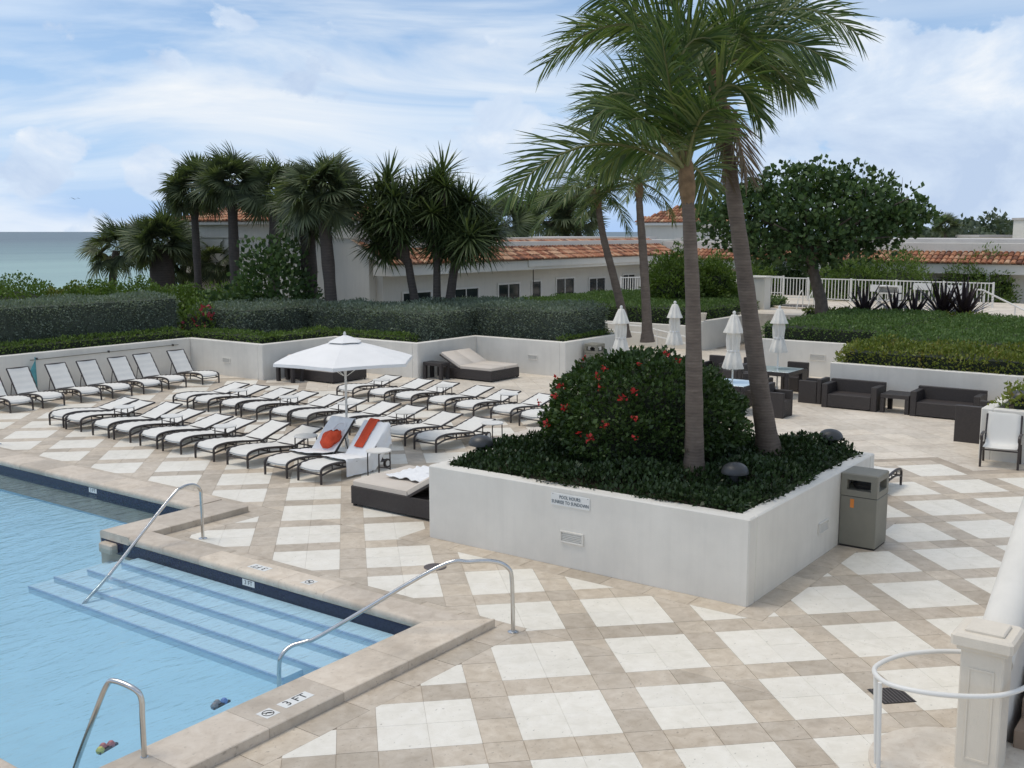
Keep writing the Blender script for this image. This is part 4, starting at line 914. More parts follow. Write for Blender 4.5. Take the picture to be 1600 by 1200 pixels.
def clump(c, rad, n):
    d_ = unit(r.normal(size=(n, 3))); d_[:, 2] = np.abs(d_[:, 2]) * np.where(r.uniform(size=n) < 0.75, 1, -0.6)
    PP.append(np.array(c) + d_ * np.array([1, 1, 0.62]) * rad * r.uniform(0.55, 1.05, (n, 1))); NNv.append(d_)
cl = []
for k in range(150):
    a = k * 2.39996; q = math.sqrt((k + 0.5) / 150); px = 1275 + 176 * q * math.cos(a); e = q * math.sin(a)
    topline = 268 + 0.0011 * (px - 1260) ** 2 + (14 if px > 1390 else 0); bot = 425 - 0.0016 * (px - 1240) ** 2
    py = (topline + bot) / 2 + (bot - topline) / 2 * e + rr_.uniform(-9, 9); px += rr_.uniform(-10, 10)
    clump(tp_(px, py, rr_.uniform(-2.6, 2.6) * math.sqrt(max(0.05, 1 - q * q))), rr_.uniform(0.45, 0.85), 82)
for l in limbs: clump(l + Vector((0, 0, 0.2)), 0.5, 25)
quads('crown', leaf_quads(np.concatenate(PP), np.concatenate(NNv), 0.20, 92, 0.8, 1.2, 0.25), 'seagrape_leaf', tr)['kind'] = 'stuff'
tw = MB()
for (px, py) in [(1255, 262), (1275, 255), (1262, 258), (1345, 268), (1352, 262), (1405, 285), (1242, 266)]: tw.tube([tp_(px, py + 45), tp_(px + 4, py + 12), tp_(px + rr_.uniform(-6, 8), py - 8)], [0.02, 0.012, 0.004], 4)
tw.obj('bare_twigs', 'bark', tr)['kind'] = 'stuff'
# oleander-like shrubs before the buildings
for k, (px, D, w, zt, lab) in enumerate([(1055, 47, 1.3, 3.9, 'feathery shrub between the palm trunk and the tower'), (1110, 48, 1.3, 3.6, 'feathery shrub left of the leaning palm'), (1180, 58, 1.6, 3.3, 'dark shrub behind the fence under the broad tree'), (1235, 58, 1.5, 3.2, 'dark shrub behind the fence left of the tree trunk'), (1330, 53, 1.7, 3.3, 'dark shrub behind the fence right of the tree trunk'), (1400, 53, 2.0, 3.9, 'tall shrub behind the fence at the crown edge'), (1530, 53, 1.9, 3.6, 'feathery green shrub before the far wing wall')]):
    q = GD(px, 450, D); z0 = 0.0 if q.x > 54 else TZ
    bush(lab, (q.x, q.y, z0), w, w, (zt - z0) * 0.86, 8000, 0.17, 'green_leaf' if k != 3 else 'dark_leaf', 80 + k, aspect=0.35, group='shrubs along the buildings')
# dark agaves --------------------------------------------------------------------------
def agave(label, base, n, L, seed, spread=0.55, w=0.07):
    t = empty('agave_plant', base); tag(t, label, 'plant', 'dark strap leaved plants'); r = np.random.default_rng(seed)
    for k in range(n):
        a = k * 2.39996; e = 1.35 - spread * 2 * (k / n); ln = L * r.uniform(0.75, 1.1); d = np.array([math.cos(a) * math.cos(e), math.sin(a) * math.cos(e), math.sin(e)]); s = unit(np.cross(d, [0, 0, 1.0])); rows = []; q = d * 0.02
        for ws in (0.7, 1.0, 0.7, 0.05): rows.append([q + s * w * ws + np.array([0, 0, 0.02]), q - s * w * ws + np.array([0, 0, 0.02])]); d = unit(d + np.array([0, 0, -0.10])); q = q + d * ln * 0.33
        strips('leaf', np.array([rows]), 'agave_leaf', t)
for (px, py, n, L, lab) in [(1350, 497, 30, 1.6, 'dark spiky plant standing apart near the tree trunk'), (1398, 497, 22, 1.5, 'dark spiky plant second from the tree trunk'), (1428, 499, 24, 1.25, 'low dark spiky plant between the big clump and its neighbour'), (1472, 499, 56, 1.7, 'left half of the big dark spiky clump'), (1505, 499, 56, 1.7, 'right half of the big dark spiky clump by the stairs')]:
    q = G(px, py, 1.2); agave(lab, (min(q.x, 42.4), q.y * min(q.x, 42.4) / q.x, TZ), n, L, px)
hedge('small yellow green hedge at the foot of the dark spiky plants', 'yellow_leaf', 41.05, 41.7, 8.6, 15.5, TZ, TZ + 0.28, 260, 0.11, 58, 0.08)

# ================================================================== BUILDINGS
def tile_roof(parent, o, u, v, nu, nv, tw_=0.27, name='roof_tiles', taper=None, seed=1):
    """barrel tiles: o eave corner, u unit vector along the eave, v unit vector up the slope; nu x nv tiles"""
    o = Vector(o); u = Vector(u).normalized(); v = Vector(v).normalized(); nrm = u.cross(v).normalized()
    if nrm.z < 0: nrm = -nrm
    V = []; F = []; tl = 0.42; r = random.Random(seed); hlf = tw_ / 2 * 0.96
    for j in range(nv):
        for i in range(nu):
            cu = (i + 0.5) * tw_; cv = j * tl
            if taper:
                a = taper(cv)
                if cu < a or cu > nu * tw_ - a: continue
            b = len(V); jx = r.uniform(-0.01, 0.01)
            for s, lift, w in ((-0.03, 0.045, 1.0), (tl + 0.03, 0.012, 0.86)):
                for k in range(6):
                    an = math.pi * k / 5; V.append(o + u * (cu + jx - math.cos(an) * hlf * w) + v * (cv + s) + nrm * (math.sin(an) * 0.085 * w + lift))
            for k in range(5): F.append((b + k, b + k + 1, b + 7 + k, b + 6 + k))
            F.append(tuple(range(b + 5, b - 1, -1)))
    ob = MB().add(V, F).obj(name, 'roof_tile', parent); ob['kind'] = 'stuff'; return ob
def facade_window(parent, c, u, nrm, w, h_, mull=1, name='window', frame='white_metal'):
    """framed window on a wall face: c lower left corner, u along the wall, nrm outwards (relative to parent)"""
    c = Vector(c); u = Vector(u); nrm = Vector(nrm); z = Vector((0, 0, 1))
    def pc(u0, u1, z0, z1, d0, d1, nm, m, par):
        vs = [c + u * a + z * b + nrm * e for a in (u0, u1) for b in (z0, z1) for e in (d0, d1)]
        return MB().add(vs, [(0, 1, 3, 2), (4, 6, 7, 5), (0, 4, 5, 1), (2, 3, 7, 6), (0, 2, 6, 4), (1, 5, 7, 3)]).obj(nm, m, par)
    fr = pc(-0.07, w + 0.07, h_, h_ + 0.08, 0.002, 0.07, name, frame, parent)
    pc(-0.07, 0, 0, h_, 0.002, 0.068, 'frame_post', frame, fr); pc(w, w + 0.07, 0, h_, 0.002, 0.068, 'frame_post', frame, fr)
    n = mull + 1
    for k in range(n):
        a, b = k * w / n, (k + 1) * w / n; pc(a, b - (0.05 if k < n - 1 else 0), 0, h_, 0.002, 0.02, 'pane', 'pane', fr)
        if k < n - 1: pc(b - 0.05, b, 0, h_, 0.002, 0.05, 'mullion', frame, fr)
    return fr
cb = empty('cabana_building', (32.4, 30.5, 0)); tag(cb, 'long low cream cabana building with sliding doors and orange tile eave', 'building')
MB().box(0.2, 27, 0, 9, -0.2, 4.05).obj('wall', 'stucco_far', cb)
MB().box(0.6, 27, 1.6, 9.2, 4.05, 4.22).obj('roof_parapet', 'asphalt_roof', cb)
MB().box(-0.35, 24.5, -1.05, 0.02, 2.72, 3.18).obj('fascia', 'stucco_far', cb)
MB().box(9.2, 24.5, -1.12, -1.051, 2.86, 3.19).obj('fascia_step', 'stucco_far', cb)
sl = Vector((0, 1.9, 0.86)).normalized()
MB().add([(-0.45, -1.15, 3.17), (24.6, -1.15, 3.17), (24.6, 1.2, 4.2), (-0.45, 1.2, 4.2)], [(0, 1, 2, 3)]).obj('roof_deck', 'stair_stone', cb)
tile_roof(cb, (-0.5, -1.2, 3.19), (1, 0, 0), sl, 92, 5)
MB().prism([(-1.05, 3.0), (0.9, 3.85), (0.9, 3.97), (-1.15, 3.12)], 0, 0.1).obj('gable_board', 'stucco_far', cb).matrix_local = Matrix(((0, 0, 1, -0.42), (1, 0, 0, 0), (0, 1, 0, 0), (0, 0, 0, 1)))
for x0, x1, z0, z1, mu in [(37.3, 39.0, 1.05, 1.92, 1), (40.6, 42.3, 0.9, 2.0, 1), (43.4, 44.15, 0.02, 2.05, 0), (45.6, 47.25, 0.02, 2.1, 1), (48.8, 50.4, 0.02, 2.0, 1), (52.4, 53.7, 0.3, 2.08, 1), (33.8, 35.6, 1.0, 1.9, 1)]:
    facade_window(cb, (x0 - 32.4, 0, z0), (1, 0, 0), (0, -1, 0), x1 - x0, z1 - z0, mu, 'window' if z0 > 0.1 else 'sliding_door')
MB().tube([(10.3, -0.6, 2.75), (10.3, -0.6, 1.9)], 0.025, 6).obj('rain_pipe', 'dark_metal', cb)
# taller end block with hipped tile roof
eb = empty('end_block', (32.2, 30.9, 0)); tag(eb, 'taller windowless end block with hipped tile roof behind the fan palms', 'building')
MB().box(0, 6.5, 0, 12.5, -0.2, 4.25).obj('wall', 'stucco_far', eb); MB().box(-0.06, 6.6, -0.05, 12.6, 4.25, 4.85).obj('parapet_band', 'stucco_far', eb)
MB().box(-0.35, 6.9, 2.2, 12.9, 4.85, 4.98).obj('eave', 'stucco_far', eb)
s1 = Vector((1.9, 0, 0.62)).normalized(); s2 = Vector((0, 1.9, 0.62)).normalized()
MB().add([(-0.35, 2.2, 4.98), (6.9, 2.2, 4.98), (6.9, 12.9, 4.98), (-0.35, 12.9, 4.98), (3.3, 5.8, 6.1), (3.3, 9.3, 6.1)], [(0, 1, 4), (1, 2, 5, 4), (2, 3, 5), (3, 0, 4, 5)]).obj('roof_deck', 'stair_stone', eb)
tile_roof(eb, (-0.4, 12.9, 4.99), (0, -1, 0), s1, 40, 9, taper=lambda v: v * 0.95)
tile_roof(eb, (-0.35, 2.15, 4.99), (1, 0, 0), s2, 27, 9, taper=lambda v: v * 0.95)
# tower with pyramid roof
tw2 = empty('roof_tower', (66.0, 33.5, 0)); tag(tw2, 'square white roof tower with pyramid tile roof behind the palm trunks', 'tower')
MB().box(-2.2, 2.2, -2.2, 2.2, 0, 4.95).obj('wall', 'stucco_far', tw2); MB().box(-2.5, 2.5, -2.5, 2.5, 4.95, 5.12).obj('eave', 'white_metal', tw2)
MB().add([(-2.5, -2.5, 5.12), (2.5, -2.5, 5.12), (2.5, 2.5, 5.12), (-2.5, 2.5, 5.12), (0, 0, 6.35)], [(0, 1, 4), (1, 2, 4), (2, 3, 4), (3, 0, 4)]).obj('roof_deck', 'stair_stone', tw2)
tile_roof(tw2, (-2.55, 2.55, 5.13), (0, -1, 0), (2.5, 0, 1.23), 19, 6, taper=lambda v: v * 0.92); tile_roof(tw2, (-2.55, -2.55, 5.13), (1, 0, 0), (0, 2.5, 1.23), 19, 6, taper=lambda v: v * 0.92)
MB().lathe([(0.08, 6.3), (0.16, 6.42), (0.05, 6.55), (0.01, 6.7)], n=8).obj('finial', 'roof_tile', tw2)
# far wing
wg = empty('far_wing', (57.0, 10, 0)); tag(wg, 'far cream wing with orange tile eave behind the fence', 'building')
MB().box(0, 12, -30, 20.4, -0.2, 3.95).obj('wall', 'stucco_far', wg); MB().box(1.4, 12.2, -30, 20.3, 3.95, 4.15).obj('roof_parapet', 'asphalt_roof', wg)
MB().box(-1.0, 0.02, -30, 19.0, 2.45, 2.95).obj('fascia', 'stucco_far', wg)
MB().add([(-1.1, -30, 2.94), (-1.1, 19.0, 2.94), (1.2, 19.0, 3.92), (1.2, -30, 3.92)], [(0, 1, 2, 3)]).obj('roof_deck', 'stair_stone', wg)
tile_roof(wg, (-1.15, 19.0, 2.96), (0, -1, 0), Vector((2.3, 0, 0.98)).normalized(), 100, 5)
for y0, y1, z1 in [(11.62, 10.95, 2.05), (14.75, 13.9, 2.1), (17.0, 16.0, 2.1), (8.0, 7.0, 2.05)]: facade_window(wg, (0, y0 - 10, 0.02), (0, -1, 0), (-1, 0, 0), y0 - y1, z1 - 0.02, 0, 'doorway')
for y in (4.9, 1.9, -1.4): MB().box(-0.95, -0.80, y - 0.08, y + 0.08, 0, 2.45).obj('veranda_post', 'white_metal', wg)
pr_ = empty('corner_pier', (47.5, 22.6, 0)); tag(pr_, 'square white wall pier beside the terrace fence', 'pier')
q = GD(1187, 470, 46); pr_.location = (q.x, q.y, 0); MB().bbox(-0.35, 0.35, -0.35, 0.35, 0, 2.55, 0.02).obj('shaft', 'stucco_far', pr_); MB().bbox(-0.40, 0.40, -0.40, 0.40, 2.55, 2.63, 0.02).obj('cap', 'stucco_far', pr_)
# ------------------------------------------------------------------ fences
def fence(label, a, b, z, h_=1.05, step=0.16, post=2.2):
    a = Vector((*a, z)); b = Vector((*b, z)); f = empty('picket_fence', a); tag(f, label, 'fence', 'white picket fences'); L = (b - a).length; t = (b - a).normalized(); ang = math.atan2(t.y, t.x); f.rotation_euler = (0, 0, ang)
    MB().box(0, L, -0.025, 0.025, h_ - 0.05, h_).obj('top_rail', 'white_metal', f); MB().box(0, L, -0.02, 0.02, 0.10, 0.14).obj('bottom_rail', 'white_metal', f)
    pm = MB().box(-0.017, 0.017, -0.014, 0.014, 0.14, h_ - 0.05).mesh('picket', 'white_metal'); po = MB().box(-0.04, 0.04, -0.04, 0.04, -0.02, h_ + 0.03).mesh('post', 'white_metal')
    for k in range(int(L / step)):
        o = link('picket', pm, f); o.location = (k * step + step / 2, 0, 0)
    n = max(1, round(L / post))
    for k in range(n + 1): o = link('post', po, f); o.location = (k * L / n, 0.0, 0)
    return f
fence('long white picket fence behind the spa and the dark spiky plants', (50.2, 20.9), (50.2, 10.4), TZ, 1.1)
q0 = G(1015, 457, TZ); q1 = G(965, 452, TZ)
fence('short white picket fence between the slender palms', (52.8, 26.6), (48.6, 28.4), TZ, 0.95)
fence('white railing behind the tan pot with loungers beyond', (53.8, 21.5), (53.8, 26.6), TZ, 1.0, 0.3)
for k, (px, py) in enumerate([(1098, 450), (1115, 450), (1136, 450)]):
    q = G(px, py + 8, TZ); ch = empty('far_lounger', (52.6, q.y * 52.6 / q.x, TZ)); tag(ch, ['tiny far white lounger behind the railing nearest the palm trunk', 'tiny far white lounger between two others behind the railing', 'tiny far white lounger behind the railing nearest the wall pier'][k], 'lounger', 'far white loungers')
    MB().box(-0.9, 0.3, -0.3, 0.3, 0.25, 0.32).obj('seat', 'white_metal', ch); MB().add([(0.3, -0.3, 0.28), (0.3, 0.3, 0.28), (0.7, 0.3, 0.8), (0.7, -0.3, 0.8), (0.34, -0.3, 0.26), (0.34, 0.3, 0.26), (0.74, 0.3, 0.78), (0.74, -0.3, 0.78)], [(0, 1, 2, 3), (7, 6, 5, 4), (0, 3, 7, 4), (1, 5, 6, 2), (3, 2, 6, 7), (0, 4, 5, 1)]).obj('backrest', 'white_metal', ch)
    for x in (-0.8, 0.2):
        for y in (-0.25, 0.25): MB().box(x - 0.02, x + 0.02, y - 0.02, y + 0.02, 0, 0.25).obj('leg', 'white_metal', ch)
sp_ = empty('round_spa', (45.6, 17.4, TZ)); tag(sp_, 'round sunken spa with pale rim on the raised terrace', 'spa')
MB().lathe([(1.25, 0.0), (1.25, 0.06), (1.20, 0.075), (1.0, 0.075), (0.98, 0.03)], n=32).obj('rim', 'coping', sp_, True); MB().lathe([(0.98, 0.0), (0.98, 0.035), (0.01, 0.036)], n=32).obj('spa_water', 'waterline', sp_)
for s_ in (-0.25, 0.25): MB().tube([(-0.9, s_ - 0.7, 0.07), (-0.9, s_ - 0.7, 0.7), (-1.1, s_ - 0.7, 0.8), (-1.4, s_ - 0.7, 0.6), (-1.6, s_ - 0.7, 0.0)], 0.022, 7).obj('grab_rail', 'white_metal', sp_, True)
# stacked white chairs and rules boards near the fence
for k, (y, z0, w, h_, lab) in enumerate([(15.3, 0.55, 0.9, 0.32, 'plain white notice board fixed to the picket fence beside the trunk'), (13.4, 0.7, 0.8, 0.3, 'plain white notice board on the fence above the spiky plants'), (11.9, 0.35, 0.9, 0.6, 'large pale panel standing at the fence')]):
    nb = empty('notice_board', (50.1, y, TZ)); tag(nb, lab, 'board'); MB().bbox(-0.03, 0.0, -w / 2, w / 2, z0, z0 + h_, 0.006).obj('panel', 'sign_face', nb)
    for s_ in (-1, 1): MB().box(-0.0, 0.025, s_ * w * 0.4 - 0.02, s_ * w * 0.4 + 0.02, 0.0, z0 + h_ - 0.02).obj('bracket', 'white_metal', nb)
gt = empty('equipment_cabinet', (47.2, 14.0, TZ)); tag(gt, 'small white cabinet with shelves beside the tree trunk', 'cabinet')
for z in (0, 0.32, 0.64, 0.94): MB().box(-0.25, 0.25, -0.45, 0.45, z, z + 0.05).obj('shelf', 'white_metal', gt)
for y in (-0.45, 0.41): MB().box(-0.249, 0.249, y, y + 0.04, 0.05, 0.94).obj('side', 'white_metal', gt)
MB().box(0.2, 0.245, -0.4, 0.4, 0.69, 0.94).obj('back_panel', 'white_metal', gt)
# stair rail down from the terrace at the right
sr = empty('stair_rail', (44.0, 7.6, TZ)); tag(sr, 'white stair rail sloping down right of the spiky plants', 'railing')
q = G(1535, 492, TZ); sr.location = (q.x, q.y, TZ)
MB().tube([(0, 0.4, 0.0), (0, 0.4, 0.95), (0, 0.3, 1.02), (0, 0.05, 1.0), (0, -2.8, -0.35)], 0.035, 8).obj('rail', 'white_metal', sr, True)
for y, zt in ((0.0, 1.0), (-1.2, 0.43), (-2.5, -0.2)): MB().tube([(0, y, -0.0 if y > -0.5 else -0.7 + y * 0.2), (0, y, zt)], 0.03, 8).obj('post', 'white_metal', sr, True)
MB().bbox(-0.5, 0.3, -3.2, -0.3, -1.19, -0.05, 0.02).obj('stair_cheek', 'stucco_far', sr)
# distant land on the right
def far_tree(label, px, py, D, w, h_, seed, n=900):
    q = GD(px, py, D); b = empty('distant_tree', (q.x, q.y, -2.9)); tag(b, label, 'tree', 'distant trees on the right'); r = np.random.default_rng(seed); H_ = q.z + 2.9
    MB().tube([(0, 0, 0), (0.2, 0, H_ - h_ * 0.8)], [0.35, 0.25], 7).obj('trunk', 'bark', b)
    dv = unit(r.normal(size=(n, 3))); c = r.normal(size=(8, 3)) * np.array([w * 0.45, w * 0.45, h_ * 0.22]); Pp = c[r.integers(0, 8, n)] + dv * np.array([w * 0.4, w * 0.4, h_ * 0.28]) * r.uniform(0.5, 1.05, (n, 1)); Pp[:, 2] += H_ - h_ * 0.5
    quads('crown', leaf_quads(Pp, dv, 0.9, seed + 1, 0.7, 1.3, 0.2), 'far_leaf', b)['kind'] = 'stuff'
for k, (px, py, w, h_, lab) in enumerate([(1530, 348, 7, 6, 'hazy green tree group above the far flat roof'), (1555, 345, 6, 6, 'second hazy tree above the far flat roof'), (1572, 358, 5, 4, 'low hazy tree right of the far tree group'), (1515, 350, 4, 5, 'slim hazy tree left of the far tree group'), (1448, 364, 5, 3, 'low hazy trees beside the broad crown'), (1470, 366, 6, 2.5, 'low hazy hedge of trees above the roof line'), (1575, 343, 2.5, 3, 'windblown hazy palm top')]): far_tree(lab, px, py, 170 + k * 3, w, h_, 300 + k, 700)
q = GD(1478, 354, 165); sabal('small hazy fan palm standing alone above the far roof', (q.x, q.y, -2.9), tuple(q), 0.25, 22, 1.5, 21, group='distant palms', low=-0.6)
for (px0, px1, py, D, lab) in [(1513, 1570, 367, 160, 'pale distant building below the hazy trees'), (1605, 1660, 340, 150, 'pinkish distant tower block at the right edge')]:
    a = GD(px0, py, D); b = GD(px1, py, D); db = empty('distant_building', ((a.x + b.x) / 2, (a.y + b.y) / 2, -2.9), math.atan2(b.y - a.y, b.x - a.x)); tag(db, lab, 'building', 'distant buildings'); w = (b - a).length; hh = a.z + 2.9
    MB().box(-w / 2, w / 2, -4, 4, 0, hh - 0.3).obj('wall', 'stucco_far', db); MB().box(-w / 2 - 0.2, w / 2 + 0.2, -4.2, 4.2, hh - 0.3, hh).obj('roof', 'asphalt_roof', db)
    for i in range(max(2, int(w / 2))): 
        for j in range(max(1, int(hh / 3.2))): facade_window(db, (-w / 2 + 0.6 + i * 2.0, 4, hh - 1.9 - j * 3.0), (1, 0, 0), (0, 1, 0), 1.0, 1.2, 0)

# ================================================================== LOUNGERS
LW = 0.60                                           # width between side rails
def smooth_path(pts, k=4):
    pts = [Vector(p) for p in pts]; out = []
    for i in range(len(pts) - 1):
        p0, p1, p2, p3 = pts[max(i - 1, 0)], pts[i], pts[i + 1], pts[min(i + 2, len(pts) - 1)]
        for j in range(k):
            t = j / k; out.append(0.5 * ((2 * p1) + (p2 - p0) * t + (2 * p0 - 5 * p1 + 4 * p2 - p3) * t * t + (3 * p1 - p0 - 3 * p2 + p3) * t ** 3))
    return out + [pts[-1]]
SEATP = [(0.05, 0.290), (0.12, 0.312), (0.35, 0.325), (0.65, 0.305), (0.95, 0.268), (1.2, 0.245)]
PIVZ = 0.248
def seat_z(x):
    for (a, b), (c, e) in zip(SEATP, SEATP[1:]):
        if x <= c: return b + (e - b) * (x - a) / (c - a)
    return SEATP[-1][1]
def make_lounger(angle, name='sun_lounger'):
    """sling chaise: foot at x = 0, head towards +x, back raised by `angle` degrees"""
    t = empty(name); a = R(angle); w = LW / 2
    fr = MB()
    for s in (-1, 1):
        y = s * w
        fr.tube(smooth_path([(0.0, y, 0.17), (0.004, y, 0.25), (0.05, y, 0.293), (0.15, y, 0.318), (0.35, y, 0.329), (0.65, y, 0.308), (0.95, y, 0.271), (1.22, y, 0.245)], 3), 0.024, 6)
        fr.tube(smooth_path([(0.0, y, 0.165), (0.3, y, 0.225), (0.6, y, 0.222), (1.0, y, 0.19), (1.4, y, 0.165), (1.74, y, 0.15)], 3), 0.019, 6)
        for x in (0.28, 0.55, 0.82, 1.08): fr.tube([(x, y, 0.222 - max(0, x - 0.5) * 0.05), (x, y, seat_z(x))], 0.011, 5)
        fr.tube([(1.22, y, 0.245), (1.30, y, 0.17)], 0.016, 6)
    for x, z in ((0.0, 0.18), (0.62, 0.222), (1.74, 0.15)): fr.tube([(x, -w, z), (x, w, z)], 0.015, 6)
    fr.obj('frame', 'dark_metal', t, True)
    for s in (-1, 1):
        MB().tube([(0.0, s * w, 0), (0.0, s * w, 0.18)], [0.022, 0.025], 7).obj('leg', 'dark_metal', t, True)
        MB().tube([(1.36, s * (w - 0.02), 0), (1.34, s * (w - 0.02), 0.17)], [0.016, 0.018], 7).obj('leg', 'dark_metal', t, True)
        wl = MB().tube([(1.74, s * w - 0.02, 0.09), (1.74, s * w + 0.02, 0.09)], 0.09, 16).obj('wheel', 'dark_metal', t, True)
        MB().tube([(1.74, s * w - 0.024, 0.09), (1.74, s * w + 0.024, 0.09)], 0.055, 14).obj('hub', 'sling', wl, True)
        MB().tube([(1.74, s * w, 0.155), (1.74, s * w, 0.09)], 0.014, 6).obj('wheel_fork', 'dark_metal', t, True)
    sw = w - 0.012
    def seatf(u, v):
        x = 0.03 + u * 1.20; y = -sw + v * 2 * sw; z = seat_z(x) + 0.012 - 0.022 * math.sin(math.pi * v) + 0.004 * math.sin(u * 40)
        if u < 0.03: z -= 0.035
        return (x, y, z)
    st_ = MB(); st_.grid(seatf, 26, 6); st_.grid(lambda u, v: (seatf(u, 1 - v)[0], seatf(u, 1 - v)[1], seatf(u, 1 - v)[2] - 0.03), 26, 6); st_.obj('seat_sling', 'sling', t, True)
    px, pz, BL = 1.22, PIVZ, 0.80; ca, sa = math.cos(a), math.sin(a)
    def bp(d, y, off=0.0): return (px + d * ca - off * sa, y, pz + d * sa + off * ca)
    bk = MB()
    for s in (-1, 1): bk.tube([bp(0, s * w), bp(0.4, s * w, 0.006), bp(BL, s * w, 0.0)], 0.022, 6)
    bk.tube([bp(BL, -w), bp(BL, w)], 0.018, 6); bk.tube([bp(0.02, -w), bp(0.02, w)], 0.012, 6)
    b = bk.obj('backrest', 'dark_metal', t, True)
    def bs_(u, v, o=0.012): return bp(0.01 + u * (BL - 0.01), -sw + v * 2 * sw, o - 0.016 * math.sin(math.pi * v) + 0.004 * math.sin(u * 28))
    sl_ = MB(); sl_.grid(bs_, 16, 6); sl_.grid(lambda u, v: bs_(u, 1 - v, -0.016), 16, 6); sl_.obj('back_sling', 'sling', b, True)
    if angle > 28:
        sup = MB(); e = bp(0.45, 0)
        for s in (-1, 1): sup.tube([bp(0.45, s * (w - 0.03)), (min(1.68, px + 0.45 * ca + 0.12), s * (w - 0.03), 0.165)], 0.011, 5)
        sup.tube([(min(1.68, px + 0.45 * ca + 0.12), -w + 0.03, 0.165), (min(1.68, px + 0.45 * ca + 0.12), w - 0.03, 0.165)], 0.011, 5); sup.obj('back_support', 'dark_metal', t, True)
    return t, bp
LNG = {a: make_lounger(a)[0] for a in (12, 18, 46, 55)}
used = set()
def lounger(angle, x, y, rz, label, group):
    if angle not in used: o = LNG[angle]; used.add(angle)
    else: o = copy_tree(LNG[angle])
    jt = random.Random(int(x * 100 + y * 37)); o.location = (x + jt.uniform(-0.03, 0.03), y, 0); o.rotation_euler = (0, 0, rz + (jt.uniform(-0.03, 0.03) if angle < 40 else 0)); tag(o, label, 'lounger', group); return o
FRONT = [(13.42, 23.05, 12), (13.35, 22.25, 12), (13.28, 21.08, 18), (13.25, 20.24, 12), (13.24, 19.2, 12), (13.16, 18.33, 12), (13.12, 17.22, 18), (13.12, 16.2, 18), (13.0, 14.95, 46), (13.03, 14.08, 46)]
MID = [(16.80, 22.93, 12), (16.78, 22.12, 12), (16.84, 21.1, 12), (16.80, 20.25, 12), (16.80, 19.15, 12), (16.70, 18.38, 12), (16.74, 17.27, 12), (16.68, 16.42, 12), (16.50, 15.18, 12), (16.38, 14.21, 12)]
BACK = [(20.37, 20.55, 12), (20.33, 19.35, 12), (20.30, 18.37, 12), (20.27, 17.2, 12), (20.12, 16.15, 12), (20.10, 15.0, 12), (19.88, 14.02, 12)]
WALL = [(14.05, 25.7), (14.92, 25.72), (16.03, 25.75), (16.9, 25.7), (17.9, 25.72), (18.86, 25.87), (20.08, 25.88)]
ordn = ['first', 'second', 'third', 'fourth', 'fifth', 'sixth', 'seventh', 'eighth', 'ninth', 'tenth']
for k, (x, y, a) in enumerate(FRONT):
    lab = ['flat white lounger at the open end of the poolside row', 'white lounger paired with the open end of the poolside row', 'third white lounger from the open end of the poolside row', 'fourth white lounger from the open end of the poolside row', 'fifth white lounger from the open end of the poolside row', 'sixth white lounger from the open end of the poolside row', 'seventh white lounger of the poolside row, two before the towel pair', 'white lounger next to the towel covered pair in the poolside row', 'half raised lounger under a white towel and red bag', 'half raised lounger under a white towel with orange cloth over its back'][k]
    lounger(a, x, y, 0, lab, 'loungers in the poolside row')
for k, (x, y, a) in enumerate(MID):
    lab = ordn[k] + ' flat white lounger of the middle row counted from the upright wall loungers' if k < 9 else 'flat white lounger with visible wheel at the planter end of the middle row'
    lounger(a, x, y, 0, lab, 'loungers in the middle row')
for k, (x, y, a) in enumerate(BACK):
    lab = ordn[k] + ' flat white lounger of the back row counted from the open parasol' if k < 6 else 'flat white lounger half hidden by the flowering bush'
    lounger(a, x, y, 0, lab, 'loungers in the back row')
for k, (x, y) in enumerate(WALL):
    lab = ['upright white lounger farthest from the wall corner', 'second upright lounger, before the teal net and the shadow line rod', 'upright white lounger right of the teal net', 'fourth upright white lounger along the wall', 'fifth upright white lounger along the wall', 'sixth upright lounger, next to the one in the wall corner', 'upright white lounger in the wall corner'][k]
    lounger(55, x, y, math.pi / 2, lab, 'upright loungers along the wall')
lounger(18, 19.22, 5.62, math.pi, 'lounger foot end showing behind the metal litter bin', None)
# small tables between the loungers
def make_table():
    t = empty('side_table')
    MB().lathe([(0.20, 0.465), (0.235, 0.47), (0.24, 0.482), (0.235, 0.495), (0.01, 0.497)], n=22).obj('table_top', 'white_metal', t, True)
    for s in (-1, 1):
        m = MB(); m.tube(smooth_path([(-0.17, s * 0.13, 0), (-0.17, s * 0.13, 0.40), (-0.13, s * 0.13, 0.462), (0.13, s * 0.13, 0.462), (0.17, s * 0.13, 0.40), (0.17, s * 0.13, 0)], 3), 0.013, 6); m.obj('leg_hoop', 'dark_metal', t, True)
    MB().tube([(0.165, -0.13, 0.12), (0.165, 0.13, 0.12)], 0.01, 5).obj('stretcher', 'dark_metal', t, True)
    return t
tb0 = make_table(); first = True
TABS = [(14.3, 21.66), (14.2, 19.72), (14.1, 17.78), (14.35, 15.6), (14.15, 13.42), (17.6, 21.61), (17.6, 19.7), (17.75, 17.83), (17.6, 15.85), (17.7, 13.45), (21.2, 19.95), (21.3, 17.78), (21.2, 15.58)]
TLAB = ['small round white table in the poolside row nearest its open end', 'small round white table second in the poolside row', 'small round white table third in the poolside row', 'small round table beside the red bag lounger', 'small white table standing free right of the orange cloth lounger', 'small round table nearest the wall loungers in the middle row', 'small round table second in the middle row', 'small round table third in the middle row', 'small round table fourth in the middle row', 'small white table near the planter end of the middle row', 'small round table in the back row nearest the open parasol', 'small round table midway along the back row', 'small round table in the back row beside the bush']
